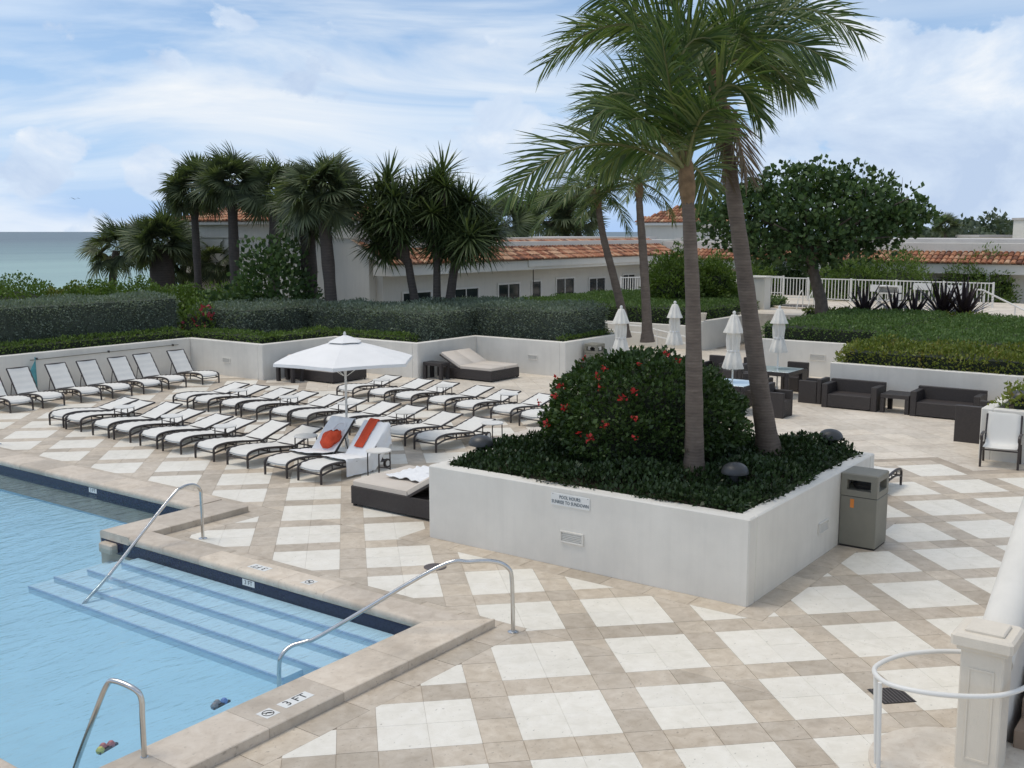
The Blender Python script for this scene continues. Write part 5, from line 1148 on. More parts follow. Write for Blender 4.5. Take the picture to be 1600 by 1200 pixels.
for k, ((x, y), lab) in enumerate(zip(TABS, TLAB)):
    o = tb0 if k == 0 else copy_tree(tb0); o.location = (x, y, 0); o.rotation_euler = (0, 0, 0.1 * (k % 3)); tag(o, lab, 'table', 'small tables between the loungers')
# ------------------------------------------------------------------ towels and bags
from mathutils import noise as mnoise
def lprof(angle, s):              # point along the lounger surface, s measured from the foot
    a = R(angle)
    if s <= 1.2: return (s, seat_z(max(s, 0.05)) + 0.03)
    d_ = s - 1.2; return (1.22 + d_ * math.cos(a) - 0.03 * math.sin(a), PIVZ + d_ * math.sin(a) + 0.03 * math.cos(a))
def towel(label, x0, y0, angle, s0, s1, w0, w1, seed, m='towel', cat='towel', lift=0.0, over=0.15):
    """cloth laid over a lounger from s0 to s1, across from w0 to w1 (edges beyond the frame hang down)"""
    t = MB(); nu, nv = 46, 30
    def f(u, v):
        s = s0 + (s1 - s0) * u; q = w0 + (w1 - w0) * v; top = 1.2 + 0.80
        if s <= top: X, Z = lprof(angle, s)
        else: X, Z = lprof(angle, top); X += 0.035; Z -= (s - top) - 0.02
        y = q; hang = 0.0
        for lim, sg_ in ((LW / 2 + 0.02, 1), (-LW / 2 - 0.02, -1)):
            if q * sg_ > lim * sg_: hang = abs(q - lim); y = lim + sg_ * hang * 0.12
        nz = mnoise.noise(Vector((s * 3.2 + seed, q * 3.8, seed))); n2 = mnoise.noise(Vector((s * 8 + seed, q * 9, seed + 5)))
        Z = max(0.02, Z - hang * 0.97); wob = 0.020 * nz + 0.010 * n2
        if hang > 0: y += wob * 1.6
        edge = 0.02 * mnoise.noise(Vector((q * 5, seed, 1.0)))
        return (X + edge + (0.012 * nz if s > 1.2 else 0), y, Z + 0.016 + lift + abs(wob) * (1.0 if hang == 0 else 0.0))
    t.grid(f, nu, nv); o = t.obj(cat, m, None, True); o.location = (x0, y0, 0)
    sm_ = o.modifiers.new('thick', 'SOLIDIFY'); sm_.thickness = 0.008; sm_.offset = 1
    tag(o, label, cat); return o
x8, y8, _ = FRONT[8]; x9, y9, _ = FRONT[9]
towel('white towel spread over the raised lounger with the red bag', x8, y8, 46, 0.62, 2.12, -0.30, 0.34, 3.3)
towel('white towel draped over the last poolside lounger and hanging off its side', x9, y9, 46, 0.58, 2.2, -0.72, 0.30, 8.1)
towel('orange cloth hung over the raised back of the towel covered lounger', x9, y9, 46, 1.36, 2.10, -0.06, 0.17, 5.7, 'orange', 'cloth', 0.03)
# red-orange bag leaning on the towel
bg_ = empty('beach_bag', (x8 + 1.27, y8 - 0.02, 0.33)); tag(bg_, 'slouched red orange beach bag resting on the white towel', 'bag')
bb = MB()
def bagf(u, v):
    th = u * 2 * math.pi; ph = v
    rx, ry = 0.14, 0.20; e = math.sin(math.pi * (0.08 + 0.80 * ph)) ** 0.55
    n_ = mnoise.noise(Vector((math.cos(th) * 1.6, math.sin(th) * 1.6, ph * 2.5)))
    z = ph * 0.34 + 0.03 * n_
    fold = 1 + 0.10 * math.sin(5 * th + 4 * ph) * ph
    return (math.cos(th) * rx * e * (1 + 0.45 * n_) * fold + z * 0.35, math.sin(th) * ry * e * (1 + 0.40 * n_) * fold - z * 0.35, z)
bb.grid(bagf, 28, 12); bb.obj('body', 'orange', bg_, True)
MB().tube(smooth_path([(0.22, -0.20, 0.30), (0.26, -0.26, 0.40), (0.30, -0.18, 0.47), (0.28, -0.05, 0.44), (0.22, 0.02, 0.34)], 4), 0.014, 6).obj('handle', 'towel', bg_, True)
# thin rod on hooks, added in place of a shadow line along the wall
shadow_rod = empty('shadow_line_rod', (17, 28.66, 0.93)); tag(shadow_rod, 'long thin grey rod added for the shadow line on the white wall behind the upright loungers', 'pole')
MB().tube([(-1.0, 0, -0.02), (4.0, 0.0, 0.0)], 0.012, 7).obj('pole', 'bin_metal', shadow_rod, True)
for x in (-0.8, 1.5, 3.8): MB().box(x - 0.02, x + 0.02, -0.02, 0.045, -0.03, 0.03).obj('added_hook', 'dark_metal', shadow_rod)
nt_ = empty('pool_net', (16.05, 28.6, 0.0)); tag(nt_, 'teal pool net standing against the white wall between upright loungers', 'net')
MB().grid(lambda u, v: (-0.55 * (1 - v) * u + 0.05, -0.03 - 0.05 * math.sin(u * 3) * (1 - v), 0.12 + 0.80 * v - 0.10 * u * (1 - v)), 8, 10).obj('mesh_bag', 'teal', nt_, True).modifiers.new('thick', 'SOLIDIFY').thickness = 0.006
MB().tube([(0.06, -0.02, 0.0), (0.05, -0.02, 1.0)], 0.012, 6).obj('handle', 'teal', nt_, True)
# ================================================================== UMBRELLAS
UO = (15.25, 15.35)
uo = empty('open_parasol', (UO[0], UO[1], 0)); tag(uo, 'open white six sided parasol among the loungers', 'umbrella')
MB().lathe([(0.26, 0), (0.27, 0.05), (0.24, 0.09), (0.05, 0.11), (0.045, 0.30), (0.01, 0.30)], n=20).obj('base', 'white_metal', uo, True)
MB().tube([(0, 0, 0.1), (0, 0, 2.38)], 0.024, 10).obj('pole', 'white_metal', uo, True)
ZT, ZE, UR = 2.35, 1.955, 1.50; va = math.pi + HEAD
def canopy(r0, r1, z0, z1, nr=6, sag=-0.012, ns=10):
    m = MB(); pts = []
    for i in range(nr + 1):
        t = i / nr; rad = r0 + (r1 - r0) * t
        for k in range(6):
            for s in range(ns):
                f = s / ns; a0 = va + k * math.pi / 3; a1 = va + (k + 1) * math.pi / 3
                x = rad * ((1 - f) * math.cos(a0) + f * math.cos(a1)); y = rad * ((1 - f) * math.sin(a0) + f * math.sin(a1))
                z = z0 + (z1 - z0) * (0.86 * t + 0.14 * t * t) - sag * 4 * f * (1 - f) * t * (0.5 + 0.5 * t) * 0.9 + 0.006 * math.sin(x * 9) * math.cos(y * 8)
                pts.append((x, y, z))
    n = 6 * ns; m.add(pts, [(i * n + k, (i + 1) * n + k, (i + 1) * n + (k + 1) % n, i * n + (k + 1) % n) for i in range(nr) for k in range(n)]); return m
cn = canopy(0.10, UR, ZT, ZE).obj('canopy', 'canvas', uo, False); cn.modifiers.new('thick', 'SOLIDIFY').thickness = 0.006
vl = MB(); n = 60; vv = []
for z_, rr2 in ((0, 1.0), (1, 1.004)):
    for k in range(6):
        for s in range(10):
            f = s / 10; a0 = va + k * math.pi / 3; a1 = va + (k + 1) * math.pi / 3; x = UR * rr2 * ((1 - f) * math.cos(a0) + f * math.cos(a1)); y = UR * rr2 * ((1 - f) * math.sin(a0) + f * math.sin(a1))
            vv.append((x, y, ZE + 0.012 * 4 * f * (1 - f) * 0.9 - 0.06 * z_))
vl.add(vv, [(k, n + k, n + (k + 1) % n, (k + 1) % n) for k in range(n)]); o = vl.obj('valance', 'canvas', cn); o.modifiers.new('thick', 'SOLIDIFY').thickness = 0.006
o = canopy(0.03, 0.36, ZT + 0.10, ZT - 0.03, 3, 0.0).obj('vent_cap', 'canvas', cn); o.modifiers.new('thick', 'SOLIDIFY').thickness = 0.006
for k in range(6):
    a = va + k * math.pi / 3; MB().tube([(0.05 * math.cos(a), 0.05 * math.sin(a), ZT - 0.05), (UR * math.cos(a) * 0.99, UR * math.sin(a) * 0.99, ZE - 0.02)], 0.010, 5).obj('rib', 'white_metal', uo)
    MB().tube([(0.04 * math.cos(a), 0.04 * math.sin(a), 1.62), (UR * 0.5 * math.cos(a), UR * 0.5 * math.sin(a), ZT - 0.27)], 0.008, 5).obj('strut', 'white_metal', uo)
MB().lathe([(0.02, ZT + 0.08), (0.03, ZT + 0.13), (0.015, ZT + 0.17), (0.003, ZT + 0.175)], n=10).obj('finial', 'white_metal', uo, True)
def closed_parasol(label, loc, height, seed, k_=0.88, wf=1.18):
    t = empty('closed_parasol', (loc[0], loc[1], 0)); tag(t, label, 'umbrella', 'closed white parasols'); r = random.Random(seed); ph = r.uniform(0, 6); hh = height
    MB().tube([(0, 0, 0.0), (0, 0, hh - 0.05)], 0.022, 9).obj('pole', 'white_metal', t, True)
    MB().lathe([(0.24, 0), (0.25, 0.05), (0.22, 0.09), (0.05, 0.11), (0.04, 0.25), (0.01, 0.25)], n=18).obj('base', 'white_metal', t, True)
    def flute(amp, n_=9): return lambda a, rad, h_: rad * (1 + amp * math.sin(n_ * a + ph) + amp * 0.5 * math.sin(4 * a + ph * 2 + h_ * 5))
    c = MB().lathe([(0.05 * wf, hh - 0.98 * k_), (0.115 * wf, hh - 0.95 * k_), (0.12 * wf, hh - 0.80 * k_), (0.125 * wf, hh - 0.62 * k_), (0.11 * wf, hh - 0.48 * k_), (0.12 * wf, hh - 0.40 * k_), (0.10 * wf, hh - 0.2 * k_)], n=54, fr=flute(0.16)).obj('folded_canopy', 'canvas_old', t, True)
    MB().lathe([(0.10 * wf, hh - 0.475 * k_), (0.19 * wf, hh - 0.495 * k_), (0.19 * wf, hh - 0.48 * k_), (0.15 * wf, hh - 0.36 * k_), (0.105 * wf, hh - 0.18 * k_), (0.062 * wf, hh - 0.05 * k_), (0.02 * wf, hh - 0.03 * k_)], n=54, fr=flute(0.09)).obj('upper_fold', 'canvas_old', c, True)
    MB().lathe([(0.06 * wf, hh - 1.37 * k_), (0.20 * wf, hh - 1.40 * k_), (0.205 * wf, hh - 1.385 * k_), (0.17 * wf, hh - 1.2 * k_), (0.13 * wf, hh - 1.03 * k_), (0.105 * wf, hh - 0.95 * k_), (0.05 * wf, hh - 0.93 * k_)], n=54, fr=flute(0.12, 8)).obj('lower_fold', 'canvas_old', c, True)
    MB().lathe([(0.115 * wf, hh - 0.965 * k_), (0.128 * wf, hh - 0.96 * k_), (0.128 * wf, hh - 0.935 * k_), (0.115 * wf, hh - 0.93 * k_)], n=20).obj('tie', 'canvas', c, True)
    MB().lathe([(0.02, hh - 0.04), (0.035, hh - 0.02), (0.045, hh + 0.02), (0.03, hh + 0.05), (0.004, hh + 0.06)], n=12).obj('finial', 'white_metal', t, True)
    return t
closed_parasol('closed white parasol beside the far litter bin', (25.3, 14.75), 2.46, 1)
closed_parasol('closed white parasol before the ramp handrails', (27.9, 14.45), 2.46, 2)
closed_parasol('closed white parasol rising through the near wicker dining table', (24.75, 11.15), 2.50, 3, 1.0, 1.25)
closed_parasol('closed white parasol rising through the far wicker dining table', (27.95, 11.25), 2.45, 4)
# ================================================================== WICKER FURNITURE
def wk(parent, x0, x1, y0, y1, z0, z1, name, m='wicker', b=0.012): return MB().bbox(x0, x1, y0, y1, z0, z1, b).obj(name, m, parent)
def daybed(label, loc, rz, towel_=False, w=1.45, L=2.15, raise_=22, table=False, name='wicker_daybed'):
    t = empty(name, loc, rz); tag(t, label, 'daybed', 'wicker daybeds')           # foot at y = 0, head towards +y
    wk(t, -w / 2, w / 2, 0, L - 0.0, 0.04, 0.34, 'base')
    for x in (-w / 2 + 0.02, w / 2 - 0.08):
        for y in (0.02, L - 0.1): wk(t, x, x + 0.06, y, y + 0.06, 0, 0.04, 'foot')
    a = R(raise_); ca, sa = math.cos(a), math.sin(a); P_ = 1.25; BL = 0.86
    for s in (-1, 1):
        x0 = -w / 2 + 0.02 if s < 0 else 0.006; x1 = -0.006 if s < 0 else w / 2 - 0.02
        MB().bbox(x0, x1, 0.02, P_, 0.342, 0.44, 0.025).obj('cushion', 'cushion', t, True)
        o = MB().bbox(x0, x1, 0, BL, 0, 0.095, 0.025).obj('back_cushion', 'cushion', t, True); o.location = (0, P_, 0.35); o.rotation_euler = (a, 0, 0)
    o = MB().bbox(-w / 2, w / 2, 0, BL + 0.02, -0.045, -0.004, 0.01).obj('back_panel', 'wicker', t); o.location = (0, P_, 0.35); o.rotation_euler = (a, 0, 0)
    return t
daybed('wicker daybed partly behind the open white parasol', (22.9, 22.85, 0), 0.0)
daybed('wicker daybed with raised cushions in the wall niche right of the parasol', (25.95, 19.2, 0), 0.0, raise_=26)
daybed('near wicker daybed with crumpled white towel against the big planter', (13.02, 12.32, 0), math.pi, raise_=30)
daybed('wicker daybed half hidden behind the planter bush', (17.4, 12.6, 0), math.pi, raise_=8)
def cube_table(label, x0, x1, y0, y1, h_, m='wicker', thick=0.11):
    t = empty('wicker_table', ((x0 + x1) / 2, (y0 + y1) / 2, 0)); tag(t, label, 'table', 'low wicker tables'); a, b = (x1 - x0) / 2, (y1 - y0) / 2
    wk(t, -a, a, -b, b, h_ - 0.10, h_, 'table_top')
    for x in (-a, a - thick):
        for y in (-b, b - thick): wk(t, x, x + thick, y, y + thick, 0, h_ - 0.101, 'leg')
    return t
cube_table('low wicker table left of the daybed behind the parasol', 21.62, 22.1, 24.0, 24.75, 0.52)
cube_table('low wicker table left of the daybed in the wall niche', 24.72, 25.15, 20.75, 21.5, 0.52)
cube_table('low wicker table between the two wicker sofas', 26.8, 27.55, 7.33, 8.05, 0.48)
# crumpled towel on the near daybed
ct = MB()
def crump(u, v):
    x = -0.68 + u * 0.95; y = 0.40 + v * 1.50; a = R(30)
    z = 0.445 if y < 1.25 else 0.445 + (y - 1.25) * math.tan(a)
    n_ = mnoise.noise(Vector((x * 4.2, y * 4.2, 2.0))); n2 = mnoise.noise(Vector((x * 9, y * 9, 7.0)))
    return (x + 0.05 * n_, y + 0.05 * n2, z + 0.022 + 0.055 * abs(n_) + 0.025 * abs(n2))
ct.grid(crump, 40, 46); o = ct.obj('towel', 'towel', None, True); o.location = (13.02, 12.32, 0); o.rotation_euler = (0, 0, math.pi); o.modifiers.new('thick', 'SOLIDIFY').thickness = 0.007
o.location.z = 0.0; tag(o, 'crumpled white towel on the near wicker daybed', 'towel')
tk = MB().grid(lambda u, v: (0.12 * u - 0.06, 0.17 * v * (1 - 0.5 * u), 0.02 * math.sin(u * 3) + 0.09 * v), 5, 5).obj('cloth', 'teal', None, True); tk.location = (13.12, 10.78, 0.70); tk.rotation_euler = (0, 0, math.pi); tk.modifiers.new('thick', 'SOLIDIFY').thickness = 0.006; tag(tk, 'small folded green cloth on the crumpled towel', 'cloth')
def boxchair(label, loc, rz, w=0.72, d_=0.72, hb=0.68, ha=0.60, cat='armchair', name='wicker_armchair', group='boxy wicker armchairs', arm=0.11, seat=0.38):
    t = empty(name, loc, rz); tag(t, label, cat, group)          # faces -x, back at +x
    wk(t, -d_ / 2, d_ / 2 - 0.12, -w / 2 + arm + 0.002, w / 2 - arm - 0.002, 0.03, seat, 'seat'); wk(t, d_ / 2 - 0.12, d_ / 2, -w / 2, w / 2, 0.0, hb, 'backrest')
    wk(t, -d_ / 2 - 0.004, d_ / 2 - 0.122, -w / 2, -w / 2 + arm, 0.0, ha, 'arm'); wk(t, -d_ / 2 - 0.004, d_ / 2 - 0.122, w / 2 - arm, w / 2, 0.0, ha, 'arm')
    return t
boxchair('wicker sofa between the armchair and the low table', (27.15, 8.83, 0), 0, 1.42, 0.8, 0.68, 0.62, 'sofa', 'wicker_sofa', 'wicker sofas', 0.15, 0.36)
boxchair('wicker sofa in the bed corner right of the low table', (27.12, 6.48, 0), 0, 1.62, 0.8, 0.68, 0.62, 'sofa', 'wicker_sofa', 'wicker sofas', 0.15, 0.36)
boxchair('wicker armchair standing left of the wicker sofas, side on', (27.45, 10.0, 0), -math.pi / 2, 0.66, 0.62, 0.66, 0.60)
boxchair('wicker armchair with its tall back beside the white sling armchair', (24.3, 5.25, 0), math.pi, 0.66, 0.64, 0.80, 0.62)
boxchair('wicker armchair tucked between the corner sofa and the bed wall', (25.9, 5.12, 0), math.pi, 0.62, 0.62, 0.70, 0.62)
def dining_table(label, x0, x1, y0, y1):
    t = empty('dining_table', ((x0 + x1) / 2, (y0 + y1) / 2, 0)); tag(t, label, 'table', 'glass topped wicker dining tables'); a, b = (x1 - x0) / 2, (y1 - y0) / 2
    fr = MB(); wk(t, -a, a, -b, -b + 0.08, 0.62, 0.73, 'apron'); wk(t, -a, a, b - 0.08, b, 0.62, 0.73, 'apron'); wk(t, -a, -a + 0.08, -b + 0.081, b - 0.081, 0.62, 0.73, 'apron'); wk(t, a - 0.08, a, -b + 0.081, b - 0.081, 0.62, 0.73, 'apron')
    for x in (-a, a - 0.1):
        for y in (-b, b - 0.1): wk(t, x, x + 0.1, y, y + 0.1, 0, 0.619, 'leg')
    MB().bbox(-a + 0.005, a - 0.005, -b + 0.005, b - 0.005, 0.731, 0.743, 0.004).obj('glass_top', 'glass_top', t)
    return t
dining_table('glass topped wicker dining table nearest the leaning palm', 24.2, 25.35, 10.6, 11.7)
dining_table('glass topped wicker dining table farther back beside the armchair', 27.35, 28.5, 10.7, 11.8)
for (x, y, rz, lab) in [(24.75, 9.95, math.pi / 2, 'wicker dining chair pushed to the near table on the sofa side'), (23.55, 11.15, math.pi, 'wicker dining chair on the planter side of the near table'), (26.0, 11.2, 0, 'wicker dining chair between the two dining tables, facing the near one'), (24.8, 12.4, -math.pi / 2, 'wicker dining chair on the bush side of the near table'), (26.75, 11.3, math.pi, 'wicker dining chair between the two dining tables, facing the far one'), (28.0, 12.5, -math.pi / 2, 'wicker dining chair on the corridor side of the far table'), (29.15, 11.2, 0, 'wicker dining chair behind the far table by the bed wall'), (29.3, 13.75, 0, 'wicker dining chair standing loose at the corridor mouth'), (29.35, 12.65, 0, 'wicker dining chair between the loose one and the far table')]:
    boxchair(lab, (x, y, 0), rz, 0.62, 0.58, 0.80, 0.63, 'chair', 'wicker_chair', 'wicker dining chairs', 0.09, 0.42)
# ------------------------------------------------------------------ white sling armchair
ac = empty('sling_armchair', (21.95, 4.22, 0), 0.12); ac.scale = (1.05, 1.15, 0.96); tag(ac, 'white sling armchair with dark frame against the white bed wall', 'chair')
# faces -x; dark frame
for s in (-1, 1):
    y = s * 0.29
    MB().tube([(-0.26, y, 0), (-0.24, y, 0.40), (-0.24, y, 0.62)], 0.020, 7).obj('leg', 'dark_metal', ac, True)
    MB().tube([(0.34, y, 0), (0.22, y, 0.42)], 0.020, 7).obj('leg', 'dark_metal', ac, True)
    MB().tube(smooth_path([(-0.24, y, 0.55), (-0.27, y, 0.62), (-0.20, y, 0.665), (0.05, y, 0.655), (0.28, y, 0.62)], 4), 0.028, 7).obj('armrest', 'dark_metal', ac, True)
    MB().tube(smooth_path([(-0.25, y * 0.93, 0.41), (0.15, y * 0.93, 0.385), (0.24, y * 0.93, 0.45), (0.40, y * 0.93, 0.99)], 4), 0.018, 7).obj('side_rail', 'dark_metal', ac, True)
for a_, b_ in (((-0.25, -0.29, 0.36), (-0.25, 0.29, 0.36)), ((0.24, -0.29, 0.36), (0.24, 0.29, 0.36))): MB().tube([a_, b_], 0.016, 6).obj('cross_bar', 'dark_metal', ac, True)
def acs(u, v):
    pts = smooth_path([(-0.27, 0, 0.405), (0.0, 0, 0.40), (0.15, 0, 0.39), (0.235, 0, 0.46), (0.32, 0, 0.73), (0.40, 0, 0.99), (0.43, 0, 1.0), (0.45, 0, 0.95)], 5); f = u * (len(pts) - 1); i = min(int(f), len(pts) - 2); p = pts[i].lerp(pts[i + 1], f - i)
    return (p.x, -0.265 + v * 0.53, p.z + 0.018 - 0.015 * math.sin(math.pi * v))
o = MB().grid(acs, 40, 6).obj('sling', 'sling', ac, True); o.modifiers.new('thick', 'SOLIDIFY').thickness = 0.012
# ------------------------------------------------------------------ litter bins
def litter_bin(label, loc, rz, s=1.0, sticker=True):
    t = empty('litter_bin', loc, rz); tag(t, label, 'bin', 'square metal litter bins'); a = 0.245 * s; h_ = 1.02 * s; zb = 0.79 * s
    MB().bbox(-a + 0.012, a - 0.012, -a + 0.012, a - 0.012, 0, 0.03, 0.004).obj('plinth', 'bin_dark', t)
    MB().bbox(-a, a, -a, a, 0.03, 0.70 * s, 0.008).obj('body', 'bin_metal', t); MB().box(-a + 0.004, a - 0.004, -a + 0.004, a - 0.004, 0.701 * s, 0.708 * s).obj('seam', 'bin_dark', t)
    hd_ = MB().box(-a, a, -a, a, 0.709 * s, zb).obj('hood', 'bin_metal', t); q = 0.085 * s
    for x in (-a, a - q):
        for y in (-a, a - q): MB().box(x, x + q, y, y + q, zb + 0.001, 0.93 * s).obj('corner_post', 'bin_metal', hd_)
    MB().bbox(-a - 0.004, a + 0.004, -a - 0.004, a + 0.004, 0.931 * s, h_, 0.014).obj('lid', 'bin_metal', hd_)
    MB().lathe([(0.13 * s, zb + 0.001), (0.16 * s, zb + 0.07), (0.15 * s, zb + 0.07)], n=16).obj('liner', 'bin_dark', t)
    if sticker: MB().box(-a - 0.003, -a - 0.0005, 0.06, 0.115, 0.55 * s, 0.67 * s).obj('sticker', 'sticker', t)
    return t
litter_bin('square bronze metal litter bin against the big planter side', (15.13, 4.70, 0), 0.0, 1.07)
q = GY(928, 560, 17.7); litter_bin('far square metal litter bin at the end of the silver hedge', (q.x, 17.68, 0), 0.0, 0.98, False)
# small pot on the corridor wall
pt = empty('clay_pot', (40.0, 18.08, 1.12)); tag(pt, 'small tan pot standing on the corridor wall', 'pot')
q = GY(1098, 497, 18.08); pt.location = (q.x, 18.08, 1.12); MB().lathe([(0.10, 0), (0.15, 0.25), (0.17, 0.30), (0.15, 0.31), (0.13, 0.28)], n=14).obj('pot', 'cast_stone', pt, True); MB().lathe([(0.13, 0.26), (0.135, 0.285), (0.01, 0.29)], n=12).obj('soil', 'soil', pt)
# ================================================================== POOL HANDRAILS
def handrail(label, pts, r_=0.024, flange=True):
    b = Vector(pts[0]); t = empty('pool_handrail', b); tag(t, label, 'handrail', 'steel pool handrails')
    MB().tube([Vector(p) - b for p in smooth_path(pts, 6)], r_, 12).obj('rail', 'steel', t, True)
    if flange: MB().lathe([(0.065, 0.0), (0.065, 0.008), (0.03, 0.022), (0.026, 0.022)], n=18).obj('flange', 'steel', t, True)
    return t
handrail('steel handrail at the jog end of the pool steps', [(9.60, 12.72, 0.0), (9.60, 12.72, 0.60), (9.58, 12.72, 0.76), (9.46, 12.72, 0.85), (9.26, 12.72, 0.84), (9.05, 12.72, 0.72), (8.10, 12.72, -0.08), (7.75, 12.72, -0.34), (7.62, 12.72, -0.45), (7.58, 12.72, -0.62)])
handrail('steel handrail in the corner end of the pool steps', [(9.33, 6.80, 0.0), (9.32, 6.81, 0.60), (9.29, 6.84, 0.76), (9.18, 6.95, 0.845), (8.98, 7.15, 0.855), (8.72, 7.42, 0.80), (7.85, 8.32, 0.10), (7.72, 8.46, 0.02), (7.58, 8.57, -0.02), (7.46, 8.60, -0.10), (7.43, 8.61, -0.25), (7.42, 8.61, -0.62)])
handrail('steel grab rail in the bottom corner of the pool', [(4.98, 7.52, 0.08), (4.98, 7.52, 0.45), (4.98, 7.52, 0.62), (4.955, 7.57, 0.70), (4.90, 7.75, 0.745), (4.87, 7.84, 0.70), (4.82, 7.98, 0.40), (4.75, 8.20, -0.1), (4.70, 8.33, -0.5)])
handrail('steel handrail at the far left edge of the pool', [(11.5, 22.1, 0.0), (11.5, 22.1, 0.7), (11.47, 22.13, 0.82), (11.3, 22.2, 0.86), (10.9, 22.5, 0.60), (10.2, 22.9, -0.2)])
# depth markers
def marker(label, loc, x, y, txt, size, w, h_, icon=False):
    t = empty('depth_marker', (0, 0, 0)); tag(t, label, 'marker', 'pool depth markers'); t.matrix_world = frame_m(x, y, loc)
    MB().box(-w / 2, w / 2, -h_ / 2, h_ / 2, 0.0005, 0.003).obj('marker_tile', 'sign_face', t)
    if txt:
        o = text_mesh(txt, size, 'ink_black', 'lettering', t, 0.0006); o.location = (0, 0, 0.0041)
    if icon:
        MB().tube([(0.055 * math.cos(a * math.pi / 12), 0.055 * math.sin(a * math.pi / 12), 0.004) for a in range(24)], 0.004, 4, True).obj('ring', 'ink_black', t); MB().tube([(-0.036, 0.036, 0.004), (0.036, -0.036, 0.004)], 0.004, 4).obj('slash', 'ink_black', t)
        MB().tube([(-0.03, -0.005, 0.004), (0.0, 0.015, 0.004), (0.03, -0.015, 0.004)], 0.005, 4).obj('diver', 'ink_black', t)
marker('white 3 FT depth marker on the right pool coping', (6.50, 7.31, CO), (1, 0, 0), (0, 1, 0), '3 FT', 0.145, 0.36, 0.14)
marker('round no diving symbol tile beside the 3 FT marker', (6.15, 7.30, CO), (1, 0, 0), (0, 1, 0), '', 0.1, 0.16, 0.16, True)
marker('white 3 FT depth marker on the coping behind the pool steps', (8.98, 10.72, CO), (0, 1, 0), (-1, 0, 0), '3 FT', 0.14, 0.34, 0.15)
marker('no diving symbol tile on the coping behind the pool steps', (8.96, 9.75, CO), (0, 1, 0), (-1, 0, 0), '', 0.1, 0.16, 0.16, True)
marker('small white 3 FT tile on the blue waterline above the pool steps', (XB + 0.011, 10.72, -0.06), (0, -1, 0), (0, 0, 1), '3 FT', 0.085, 0.24, 0.085)
marker('small white depth tile on the blue waterline of the far pool edge', (XA + 0.011, 16.95, -0.06), (0, -1, 0), (0, 0, 1), '3 FT', 0.085, 0.24, 0.085)
# pool toys
def toy(label, loc, cols, rz):
    t = empty('pool_toy', loc, rz); tag(t, label, 'toy', 'pool toys')
    for k, c in enumerate(cols): MB().lathe([(0.01, -0.03), (0.035, -0.015), (0.04, 0.01), (0.02, 0.035), (0.004, 0.04)], (k * 0.065, 0.03 * (k % 2), 0), 10).obj('float', c, t, True)
    MB().box(-0.03, 0.19, -0.03, 0.0, -0.02, 0.0).obj('raft', 'dome', t)
MT['toy_blue'] = mat('toy_blue', (0.12, 0.22, 0.5), 0.5); MT['toy_yellow'] = mat('toy_yellow', (0.5, 0.5, 0.16), 0.5); MT['toy_red'] = mat('toy_red', (0.42, 0.15, 0.16), 0.5); MT['toy_grey'] = mat('toy_grey', (0.22, 0.22, 0.24), 0.5)
toy('small grey and blue pool toy floating near the ledge', (6.30, 8.28, WL - 0.035), ['toy_grey', 'toy_grey', 'toy_blue'], 0.1); toy('small red and yellow pool toy floating near the grab rail', (5.10, 8.38, WL - 0.035), ['toy_yellow', 'toy_red', 'toy_red'], 0.2)
# drains
dc = empty('round_drain', (10.61, 9.05, 0)); tag(dc, 'round grey drain cover set in the deck near the planter', 'drain'); MB().lathe([(0.155, 0.0005), (0.155, 0.006), (0.145, 0.010), (0.01, 0.010)], n=28).obj('cover', 'drain', dc, True); MB().lathe([(0.03, 0.0101), (0.03, 0.013), (0.01, 0.013)], n=10).obj('knob', 'dome', dc)
gd = empty('square_drain', (10.18, 2.80, 0.0), math.pi / 4); tag(gd, 'square dark drain grate in the deck before the stair newel', 'drain'); MB().box(-0.17, 0.17, -0.17, 0.17, 0.0005, 0.004).obj('tray', 'bin_dark', gd)
for k in range(9): MB().box(-0.165, 0.165, -0.16 + k * 0.037, -0.148 + k * 0.037, 0.0041, 0.010).obj('bar', 'drain', gd)
# ================================================================== STAIR AT THE RIGHT
nw = empty('stair_newel', (8.93, 1.72, 0)); tag(nw, 'square cream stone newel post with moulded cap at the stair foot', 'newel post')
MB().bbox(-0.165, 0.165, -0.165, 0.165, 0.15, 1.18, 0.012).obj('shaft', 'cast_stone', nw); MB().bbox(-0.195, 0.195, -0.195, 0.195, 1.181, 1.225, 0.012).obj('collar', 'cast_stone', nw)
MB().bbox(-0.235, 0.235, -0.235, 0.235, 1.226, 1.325, 0.022).obj('cap', 'cast_stone', nw); MB().bbox(-0.15, 0.15, -0.15, 0.15, 1.326, 1.352, 0.010).obj('cap_block', 'cast_stone', nw)
for (c, ax) in (((-0.166, 0, 0), 'x'), ((0, 0.166, 0), 'y')):
    for z0, z1, a0, a1 in ((1.02, 1.035, -0.10, 0.10), (0.25, 0.265, -0.10, 0.10), (0.266, 1.019, -0.10, -0.085), (0.266, 1.019, 0.085, 0.10)):
        if ax == 'x': MB().box(-0.172, -0.1651, a0, a1, z0, z1).obj('panel_moulding', 'cast_stone', nw)
        else: MB().box(a0, a1, 0.1651, 0.172, z0, z1).obj('panel_moulding', 'cast_stone', nw)
stp = empty('stone_stair', (9.0, 0.6, 0)); tag(stp, 'curving brown stone stair rising behind the newel', 'stairs')
MB().lathe([(0.70, 0.0), (0.72, 0.10), (0.74, 0.12), (0.74, 0.145), (0.72, 0.15), (0.01, 0.15)], (-0.20, 1.22, 0), 48).obj('bottom_step', 'plain_tile', stp, True)
for k in range(1, 16): MB().bbox(0.12 + k * 0.30, 0.45 + k * 0.30, -1.4, 0.96, 0.0, 0.15 + k * 0.165, 0.01).obj('tread', 'stair_stone', stp)
MB().box(-0.02, 0.42, -1.4, 0.2, 0, 0.149).obj('tread', 'stair_stone', stp)
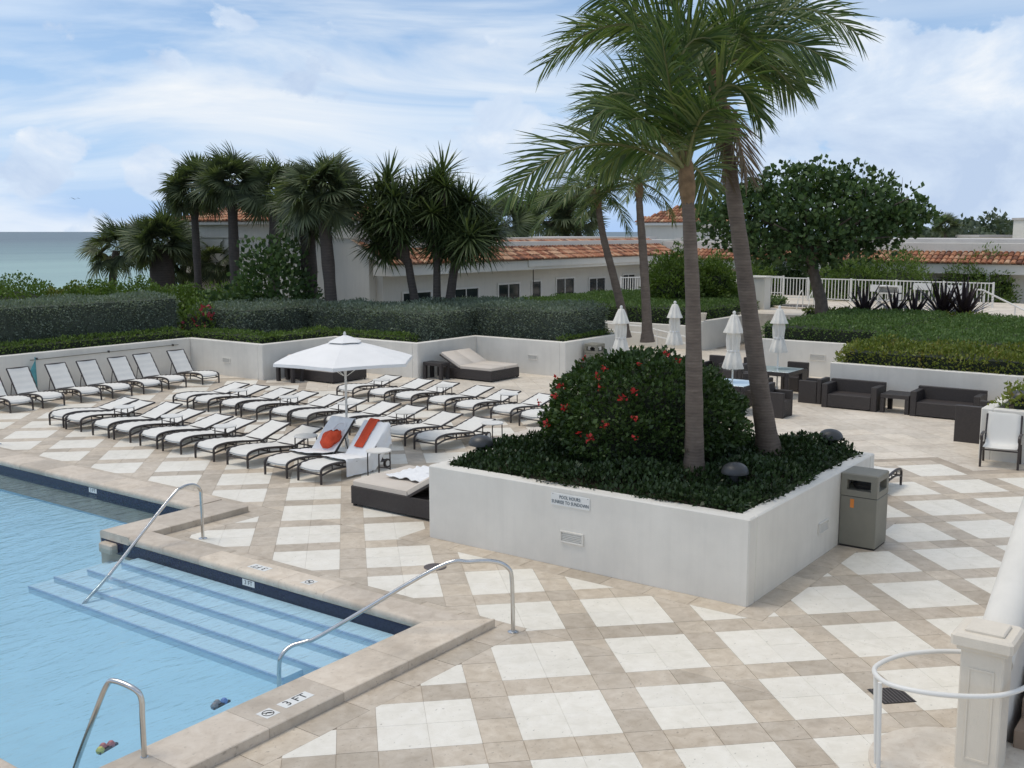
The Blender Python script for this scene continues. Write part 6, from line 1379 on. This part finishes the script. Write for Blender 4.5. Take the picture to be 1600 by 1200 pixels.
ba = empty('stair_balustrade', (9.15, 1.72, 0)); tag(ba, 'thick rounded white balustrade rising behind the newel', 'balustrade')
sl3 = math.tan(R(28))
MB().tube([(0.0, 0, 0.98), (4.6, 0, 0.98 + 4.6 * sl3)], 0.165, 20).obj('round_coping', 'stucco', ba, True)
MB().add([(0, -0.09, 0), (4.6, -0.09, 0), (4.6, -0.09, 0.9 + 4.6 * sl3), (0, -0.09, 0.9), (0, 0.09, 0), (4.6, 0.09, 0), (4.6, 0.09, 0.9 + 4.6 * sl3), (0, 0.09, 0.9)], [(3, 2, 1, 0), (4, 5, 6, 7), (0, 1, 5, 4), (1, 2, 6, 5), (3, 0, 4, 7), (2, 3, 7, 6)]).obj('wall', 'stucco', ba)
vr = empty('volute_rail', (8.42, 2.40, 0.15)); tag(vr, 'cream metal volute handrail curling round the newel on two posts', 'handrail')
vp = [(9.45, 1.60), (9.47, 1.85), (9.33, 2.15), (9.02, 2.42), (8.62, 2.52), (8.38, 2.36), (8.36, 2.10), (8.46, 1.82), (8.66, 1.56), (8.95, 1.42), (9.25, 1.40), (9.5, 1.44)]
MB().tube(smooth_path([(x - 8.42, y - 2.40, 0.75) for x, y in vp] + [(1.35, -0.93, 0.86), (2.6, -0.93, 1.50)], 6), 0.021, 10).obj('rail', 'white_metal', vr, True)
MB().tube([(-0.04, -0.02, 0), (-0.045, 0.0, 0.74)], 0.018, 9).obj('post', 'white_metal', vr, True); MB().tube([(0.03, 0.02, 0), (0.06, 0.07, 0.74)], 0.018, 9).obj('post', 'white_metal', vr, True)
# a gull far over the sea
bd = MB(); gl_ = GD(117, 311, 150); bd.add([(0, 0, 0), (0.45, 0, 0.18), (0.9, 0.05, 0.05), (0.42, 0.12, 0.15), (-0.45, 0, 0.18), (-0.9, 0.05, 0.05), (-0.42, 0.12, 0.15), (0, 0.22, -0.02), (0, -0.2, -0.06)], [(0, 1, 3, 7), (1, 2, 3), (0, 7, 6, 4), (4, 6, 5), (0, 8, 7)])
bo = bd.obj('sea_bird', 'dome'); bo.location = gl_; tag(bo, 'tiny dark sea bird flying over the water', 'bird')
